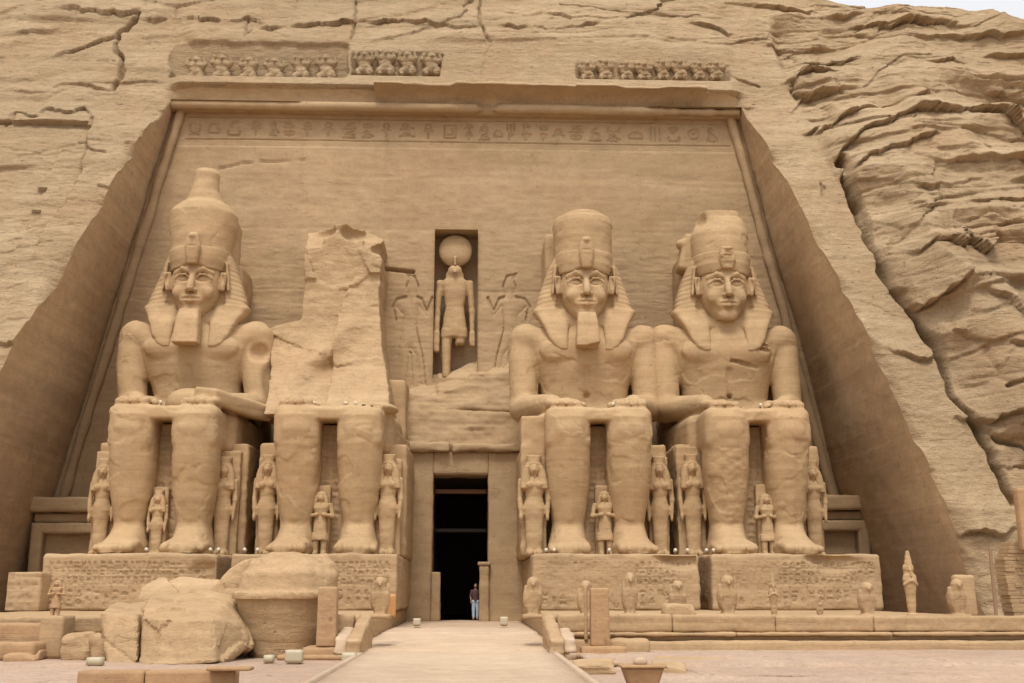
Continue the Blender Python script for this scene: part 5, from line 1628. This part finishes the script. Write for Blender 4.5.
# falcon and small statues on the terraces
s = SDF((-.35, -.35, -.02), (.35, .4, 1.1), .025)
s.add(loft([(.0, .27, .30, 0, 0), (.10, .27, .30, 0, 0)], 6), .01)
s.add(loft([(.08, .14, .16, 0, .04), (.3, .2, .2, 0, .05), (.6, .22, .2, 0, .02), (.78, .15, .15, 0, -.02)], 2.2), .05)
s.add(ell((0, -.05, .86), (.15, .17, .15)), .06)
s.add(cap((0, -.2, .85), (0, -.27, .80), .05, .02), .03)
s.add(ell((.17, .05, .5), (.07, .16, .3)), .04, True)
s.add(rbox((0, .2, .2), (.12, .08, .2), .04), .05)
s.add(cap((.07, -.06, .25), (.07, -.1, .08), .055), .03, True)
V, Q = s.mesh(); V = weather(V, Q, .02, 5, .0, 2)
FALC = mesh_np("falcon_statue", V, Q)
def falcon(px, pyb, h, Y, z, label, sx=1.0):
    o = link("falcon_statue", FALC, M_TERR, None, (at(px, pyb, Y)[0], Y, z), label, "falcon statue", "small statues on the terrace edges")
    o.scale = (h * sx, h, h); return o
z_l = at(52, 616, 30.0)[2] - .02
carved('prince', at(54, 616, 30.4)[0], 30.45, z_l, .98, "small orange-tinted broken standing statue on a square base at far left", "statue", "small statues on the terrace edges", wide=1.3, mat=M_RED)
TZ = 1.055
falcon(533, 610, 1.15, 32.4, .95, "worn falcon statue on the terrace beside the doorway side of the right pedestal")
falcon(586, 609, 1.05, 32.4, .95, "small eroded falcon statue behind the right upright stone slab")
falcon(630, 609, 1.28, 32.4, .95, "slender falcon statue in front of the inscription below the bearded colossus", .75)
falcon(678, 609, 1.05, 32.4, .95, "reddish falcon statue near the right end of the bearded colossus's pedestal")
falcon(728, 609, 1.2, 32.4, .95, "worn falcon statue at the left end of the rightmost pedestal")
carved('mummy', at(774, 609, 32.4)[0], 32.4, .95, 1.15, "small standing statue in front of the middle of the rightmost pedestal", "statue", "small statues on the terrace edges", mat=M_TERR, wide=1.15)
falcon(820, 609, .42, 32.4, .97, "tiny pointed statue stump before the rightmost pedestal")
falcon(868, 609, 1.0, 32.4, .95, "falcon statue at the right corner of the rightmost pedestal", 1.1)
carved('mummy', at(912, 611, 32.4)[0], 32.4, .95, 1.75, "slim standing statue in a tall pointed crown on the right terrace", "statue", "small statues on the terrace edges", mat=M_STAT, wide=1.05)
falcon(958, 609, 1.1, 32.4, .95, "right-hand worn falcon statue with a stone slab at its back, near the masonry wall")
block("low_wall", 955, 975, 575, 33.0, .35, .95, "upright stone slab behind the right-hand falcon statue", "stone slab", M_TERR, 2)
falcon(380, 609, 1.15, 32.4, .95, "worn falcon statue on the left terrace next to the doorway")

# orange screens beside the doorway
block("wooden_screen", 384, 396, 594, 33.6, .08, .95, "small orange wooden panel left of the steps", "panel", M_ORNG, 1, r=.01, amp=.003)
block("wooden_screen", 531, 541, 593, 33.6, .08, .95, "small orange wooden panel right of the steps", "panel", M_ORNG, 4, r=.01, amp=.003)

# upright slabs (stelae)
def stele(px0, px1, ptop, Y, label, seed, bx_=None):
    a = at(px0, ptop, Y); b_ = at(px1, ptop, Y); x = (a[0] + b_[0]) / 2; w = (b_[0] - a[0]) / 2
    t = empty("stele", (x, Y, 0), label, "stele", "upright inscribed slabs beside the walk")
    h = a[2]
    def sh(P_):
        P_ = P_.copy(); P_[:, 0] *= 1.08 - .10 * P_[:, 2] / h; return P_
    V, Q = nbox((0, .25, .3 + (h - .3) / 2), (w, .22, (h - .3) / 2), res=.05, r=.03, amp=.015, seed=seed, shear=sh, carve=lambda a, b: glyph_rows(a, b, -w + .06, w - .06, -.5, .5, .14, .012, .012, seed))
    link("slab", mesh_np("slab", V, Q), M_RED, t)
    V, Q = join([nbox((0.05, .25, .15), (w + .35, .5, .15), res=.07, r=.04, amp=.03, seed=seed), nbox((-.15, .2, .06), (w + .75, .75, .07), res=.07, r=.04, amp=.03, seed=seed + 4)])
    link("stepped_base", mesh_np("stepped_base", V, Q), M_RED, t)
    return t
stele(318, 337, 587, 29.6, "upright tapering reddish stone slab in front of the fallen crown piece", 3)
st = stele(591, 609, 588, 29.8, "upright reddish stone slab in front of the right terrace, with a thin side post", 6)
V, Q = nbox((-.36, .3, 1.15), (.05, .06, .72), res=.06, r=.02, amp=.006)
link("side_post", mesh_np("side_post", V, Q), M_RED, st)
block("low_wall", 553, 650, 640, 30.1, .5, 0, "sloping low stone kerb around the foot of the right upright slab", "low wall", M_TERR, 12, amp=.06, r=.08)

# lamps
def lampbox(px, py, Y, w, h, z, label):
    x = at(px, py, Y)[0]
    t = empty("floodlight", (x, Y, z), label, "floodlight", "box floodlights on the ground")
    V, Q = nbox((0, 0, h / 2 + .03), (w / 2, .12, h / 2), res=.08, r=.02, amp=.0)
    link("housing", mesh_np("housing", V, Q), M_LAMP, t)
    V, Q = nbox((0, .0, .02), (w * .35, .1, .02), res=.08, r=.008, amp=0)
    link("foot", mesh_np("foot", V, Q), M_METAL, t)
lampbox(269, 662, 27.9, .24, .17, 0, "small pale square floodlight before the fallen crown piece")
lampbox(294, 663, 27.7, .42, .30, 0, "larger pale floodlight before the fallen crown piece")
lampbox(95, 667, 26.9, .36, .18, 0, "pale floodlight in front of the split fallen block")
lampbox(349, 664, 27.2, .34, .26, 0, "pale floodlight between the left upright slab and the boardwalk")
lampbox(230, 618, 42.0, .3, .3, .34, "x") if False else None
lampbox(417, 618, 45.5, .30, .28, .34, "small pale floodlight at the left foot of the door wall")
lampbox(504, 618, 45.5, .32, .34, .34, "small pale floodlight at the right foot of the door wall")
def spot(px, py, Y, z, label, grp):
    t = empty("spotlight", (at(px, py, Y)[0], Y, z), label, "spotlight", grp)
    s = SDF((-.2, -.25, -.02), (.2, .2, .34), .02)
    s.add(cap((0, -.1, .17), (0, .08, .14), .075, .06), 0)
    V, Q = s.mesh(); link("lamp_head", mesh_np("lamp_head", V, Q), M_SPOT, t)
    V, Q = nbox((0, 0, .05), (.04, .04, .05), res=.05, r=.01, amp=0); link("bracket", mesh_np("bracket", V, Q), M_METAL, t)
G2 = "spotlights at the colossi's feet"
for px, lab in ((147, "spotlight between the leftmost colossus's feet"), (211, "left one of two spotlights right of the leftmost colossus's foot"), (219, "right one of two spotlights right of the leftmost colossus's foot"),
                (245, "faint spotlight at the edge of the leftmost pedestal"), (258, "spotlight just left of the broken colossus's left foot"), (546, "left one of two spotlights on the pedestal right of the doorway"),
                (554, "right one of two spotlights on the pedestal right of the doorway"), (675, "spotlight right of the bearded colossus's foot"), (687, "spotlight at the right corner of the bearded colossus's pedestal"),
                (706, "left one of three spotlights before the rightmost colossus's left statue"), (713, "right one of the spotlights left of the rightmost colossus's foot"), (609, "spotlight between the bearded colossus's feet")):
    spot(px, 550, 46.1, FZ, lab, G2)
G3 = "spotlights on the colossi's laps"
for px, Y, lab in ((161 + 0, 47.6, "spotlight on the leftmost colossus's lap"), (301, 47.6, "left spotlight on the broken colossus's lap"), (314, 47.6, "second spotlight on the broken colossus's lap"), (346, 47.6, "third spotlight on the broken colossus's lap"), (356, 47.6, "right spotlight on the broken colossus's lap"), (613, 47.5, "spotlight on the bearded colossus's lap"), (760, 47.5, "spotlight on the rightmost colossus's lap")):
    spot(px, 404, Y, FZ + 6.33, lab, G3)

# orange wooden barrier and tapered box at the bottom edge
bar = empty("wooden_bench", (at(160, 675, 20)[0], 20, 0), "long low orange-brown block at the lower left edge before the fallen blocks", "bench")
a = at(78, 671, 20); b_ = at(145, 671, 20); c_ = at(235, 671, 20); ox = bar.location[0]
for x0, x1 in ((a[0], b_[0] - .01), (b_[0] + .01, c_[0])):
    V, Q = nbox(((x0 + x1) / 2 - ox, .2, a[2] / 2 - .1), ((x1 - x0) / 2, .22, a[2] / 2 + .1), res=.06, r=.02, amp=.008, seed=x0)
    link("panel", mesh_np("panel", V, Q), M_RED, bar)
d0 = at(207, 671, 19.8); d1 = at(251, 669, 19.8)
V, Q = nbox(((d0[0] + d1[0]) / 2 - ox, -.1, a[2] + .04), ((d1[0] - d0[0]) / 2, .2, .03), res=.06, r=.015, amp=.008)
link("loose_board", mesh_np("loose_board", V, Q), M_RED, bar)
tx = empty("tapered_box", (at(642, 675, 20.2)[0], 20.2, 0), "small orange-brown tapered box on the plaza right of the boardwalk", "planter")
def shb(P_):
    P_ = P_.copy(); P_[:, :2] *= (.62 + .38 * np.clip(P_[:, 2] / .4, 0, 1.1))[:, None]; return P_
V, Q = nbox((0, 0, .2), (.36, .3, .2), res=.06, r=.02, amp=.006, shear=shb)
link("box", mesh_np("box", V, Q), M_RED, tx)
V, Q = nbox((0, 0, .415), (.40, .34, .025), res=.06, r=.012, amp=.004)
link("rim", mesh_np("rim", V, Q), M_RED, tx)
s = SDF((-.2, -.2, 0), (.2, .2, .2), .02); s.add(ell((-.02, 0, .04), (.13, .12, .09)), 0)
V, Q = s.mesh(); V = weather(V, Q, .02, 6, 0, 3)
link("stone", mesh_np("stone", V, Q), M_PAVE, None, (tx.location[0], 20.2, .44), "small pale stone lying on top of the orange tapered box", "stone")

# masonry wall at the far right
mw = empty("masonry_wall", (17.8, 34.5, 0), "coursed brown masonry wall with a broken edge at the far right", "wall")
R = random.Random(5); bits = []; z = .0; k = 0
while z < 3.15:
    h = R.uniform(.10, .15); x = -1.15 + .06 * math.sin(z * 2.1) + (.0 if z < 2.6 else (z - 2.6) * .35) + R.uniform(-.03, .03)
    while x < 3.2:
        w = R.uniform(.22, .5)
        bits.append(nbox((x + w / 2, .3 + R.uniform(-.02, .03), z + h / 2), (w / 2 - .002, .35, h / 2 - .002), res=.12, r=.010, amp=.012, fr=2.5, seed=x + z)); x += w
    z += h
V, Q = join(bits); link("courses", mesh_np("courses", V, Q, False), M_TERR, mw)
V, Q = bx(-1.0, 3.2, .05, .6, -.05, 3.1, res=.3, r=.02, amp=.02); link("core", mesh_np("core", V, Q), M_RED, mw)
pp = at(991, 560, 34.2)
V, Q = tube([(pp[0], 34.2, zz) for zz in np.linspace(.95, 3.0, 16)] , .055, 8, .004)
link("drain_pipe", mesh_np("drain_pipe", V - np.array([pp[0], 34.2, 0]), Q), M_METAL, None, (pp[0], 34.2, 0), "thin upright rusty pipe against the masonry wall's left edge", "pipe")
block("post", 1017, 1034, 488, 33.8, .3, 2.9, "upright orange-brown post standing on the masonry wall at the right edge", "post", M_RED, 3, amp=.01)

# ------------------------------------------------------------------ a visitor in the doorway
pb = empty("person", (at(475.5, 600, 56.0)[0], 56.0, .345), "person in a dark top and light blue trousers standing in the dark doorway", "person")
def skinm(n, c): return plain(n, c, .7, .05)
s = SDF((-.4, -.3, -.02), (.4, .3, 1.8), .022)
s.add(cap((.09, 0, .08), (.10, 0, .48), .045, .06), .02, True); s.add(cap((.10, 0, .48), (.09, 0, .88), .065, .085), .03, True)
s.add(rbox((.095, -.06, .04), (.045, .12, .04), .03), .02, True)
s.add(loft([(.82, .16, .10, 0, 0), (1.0, .14, .095, 0, 0), (1.3, .19, .11, 0, 0), (1.42, .17, .09, 0, 0), (1.46, .06, .05, 0, 0)], 2.2), .04)
s.add(cap((.20, 0, 1.38), (.25, .0, 1.12), .05, .042), .03, True); s.add(cap((.25, 0, 1.12), (.22, -.08, .88), .042, .032), .02, True)
s.add(ell((.22, -.10, .81), (.03, .04, .07)), .02, True)
s.add(cap((0, 0, 1.42), (0, -.01, 1.55), .05), .02); s.add(ell((0, -.01, 1.62), (.078, .095, .115)), .02)
s.add(ell((0, -.11, 1.61), (.014, .02, .025)), .01); s.cut(ell((.03, -.10, 1.635), (.015, .012, .008)), .006, True); s.add(ell((.08, 0, 1.62), (.012, .025, .03)), .01, True)
s.cut(cap((-.02, -.105, 1.565), (.02, -.105, 1.565), .004), .005)
V, Q = s.mesh()
link("body", mesh_np("body", V, Q), skinm("skin", (.35, .2, .13)), pb)
s = SDF((-.3, -.3, .06), (.3, .3, .95), .022)
s.add(cap((.09, 0, .12), (.10, 0, .48), .066, .078), .02, True); s.add(cap((.10, 0, .48), (.09, 0, .86), .08, .10), .03, True); s.add(rbox((0, 0, .88), (.175, .115, .07), .05), .03)
V, Q = s.mesh(); link("trousers", mesh_np("trousers", V, Q), skinm("light_blue_cloth", (.45, .55, .68)), pb)
s = SDF((-.4, -.3, .8), (.4, .3, 1.5), .022)
s.add(loft([(.86, .185, .125, 0, 0), (1.0, .16, .115, 0, 0), (1.3, .205, .125, 0, 0), (1.42, .185, .105, 0, 0), (1.455, .08, .07, 0, 0)], 2.2), .04)
s.add(cap((.20, 0, 1.37), (.25, .0, 1.14), .066, .06), .03, True)
V, Q = s.mesh(); link("shirt", mesh_np("shirt", V, Q), skinm("dark_cloth", (.09, .04, .04)), pb)
s = SDF((-.2, -.2, 1.5), (.2, .2, 1.8), .018); s.add(ell((0, .015, 1.65), (.088, .10, .105)), 0); s.cut(rbox((0, -.12, 1.58), (.1, .08, .09), .02), .01)
V, Q = s.mesh(); link("hair", mesh_np("hair", V, Q), skinm("dark_hair", (.02, .015, .012)), pb)
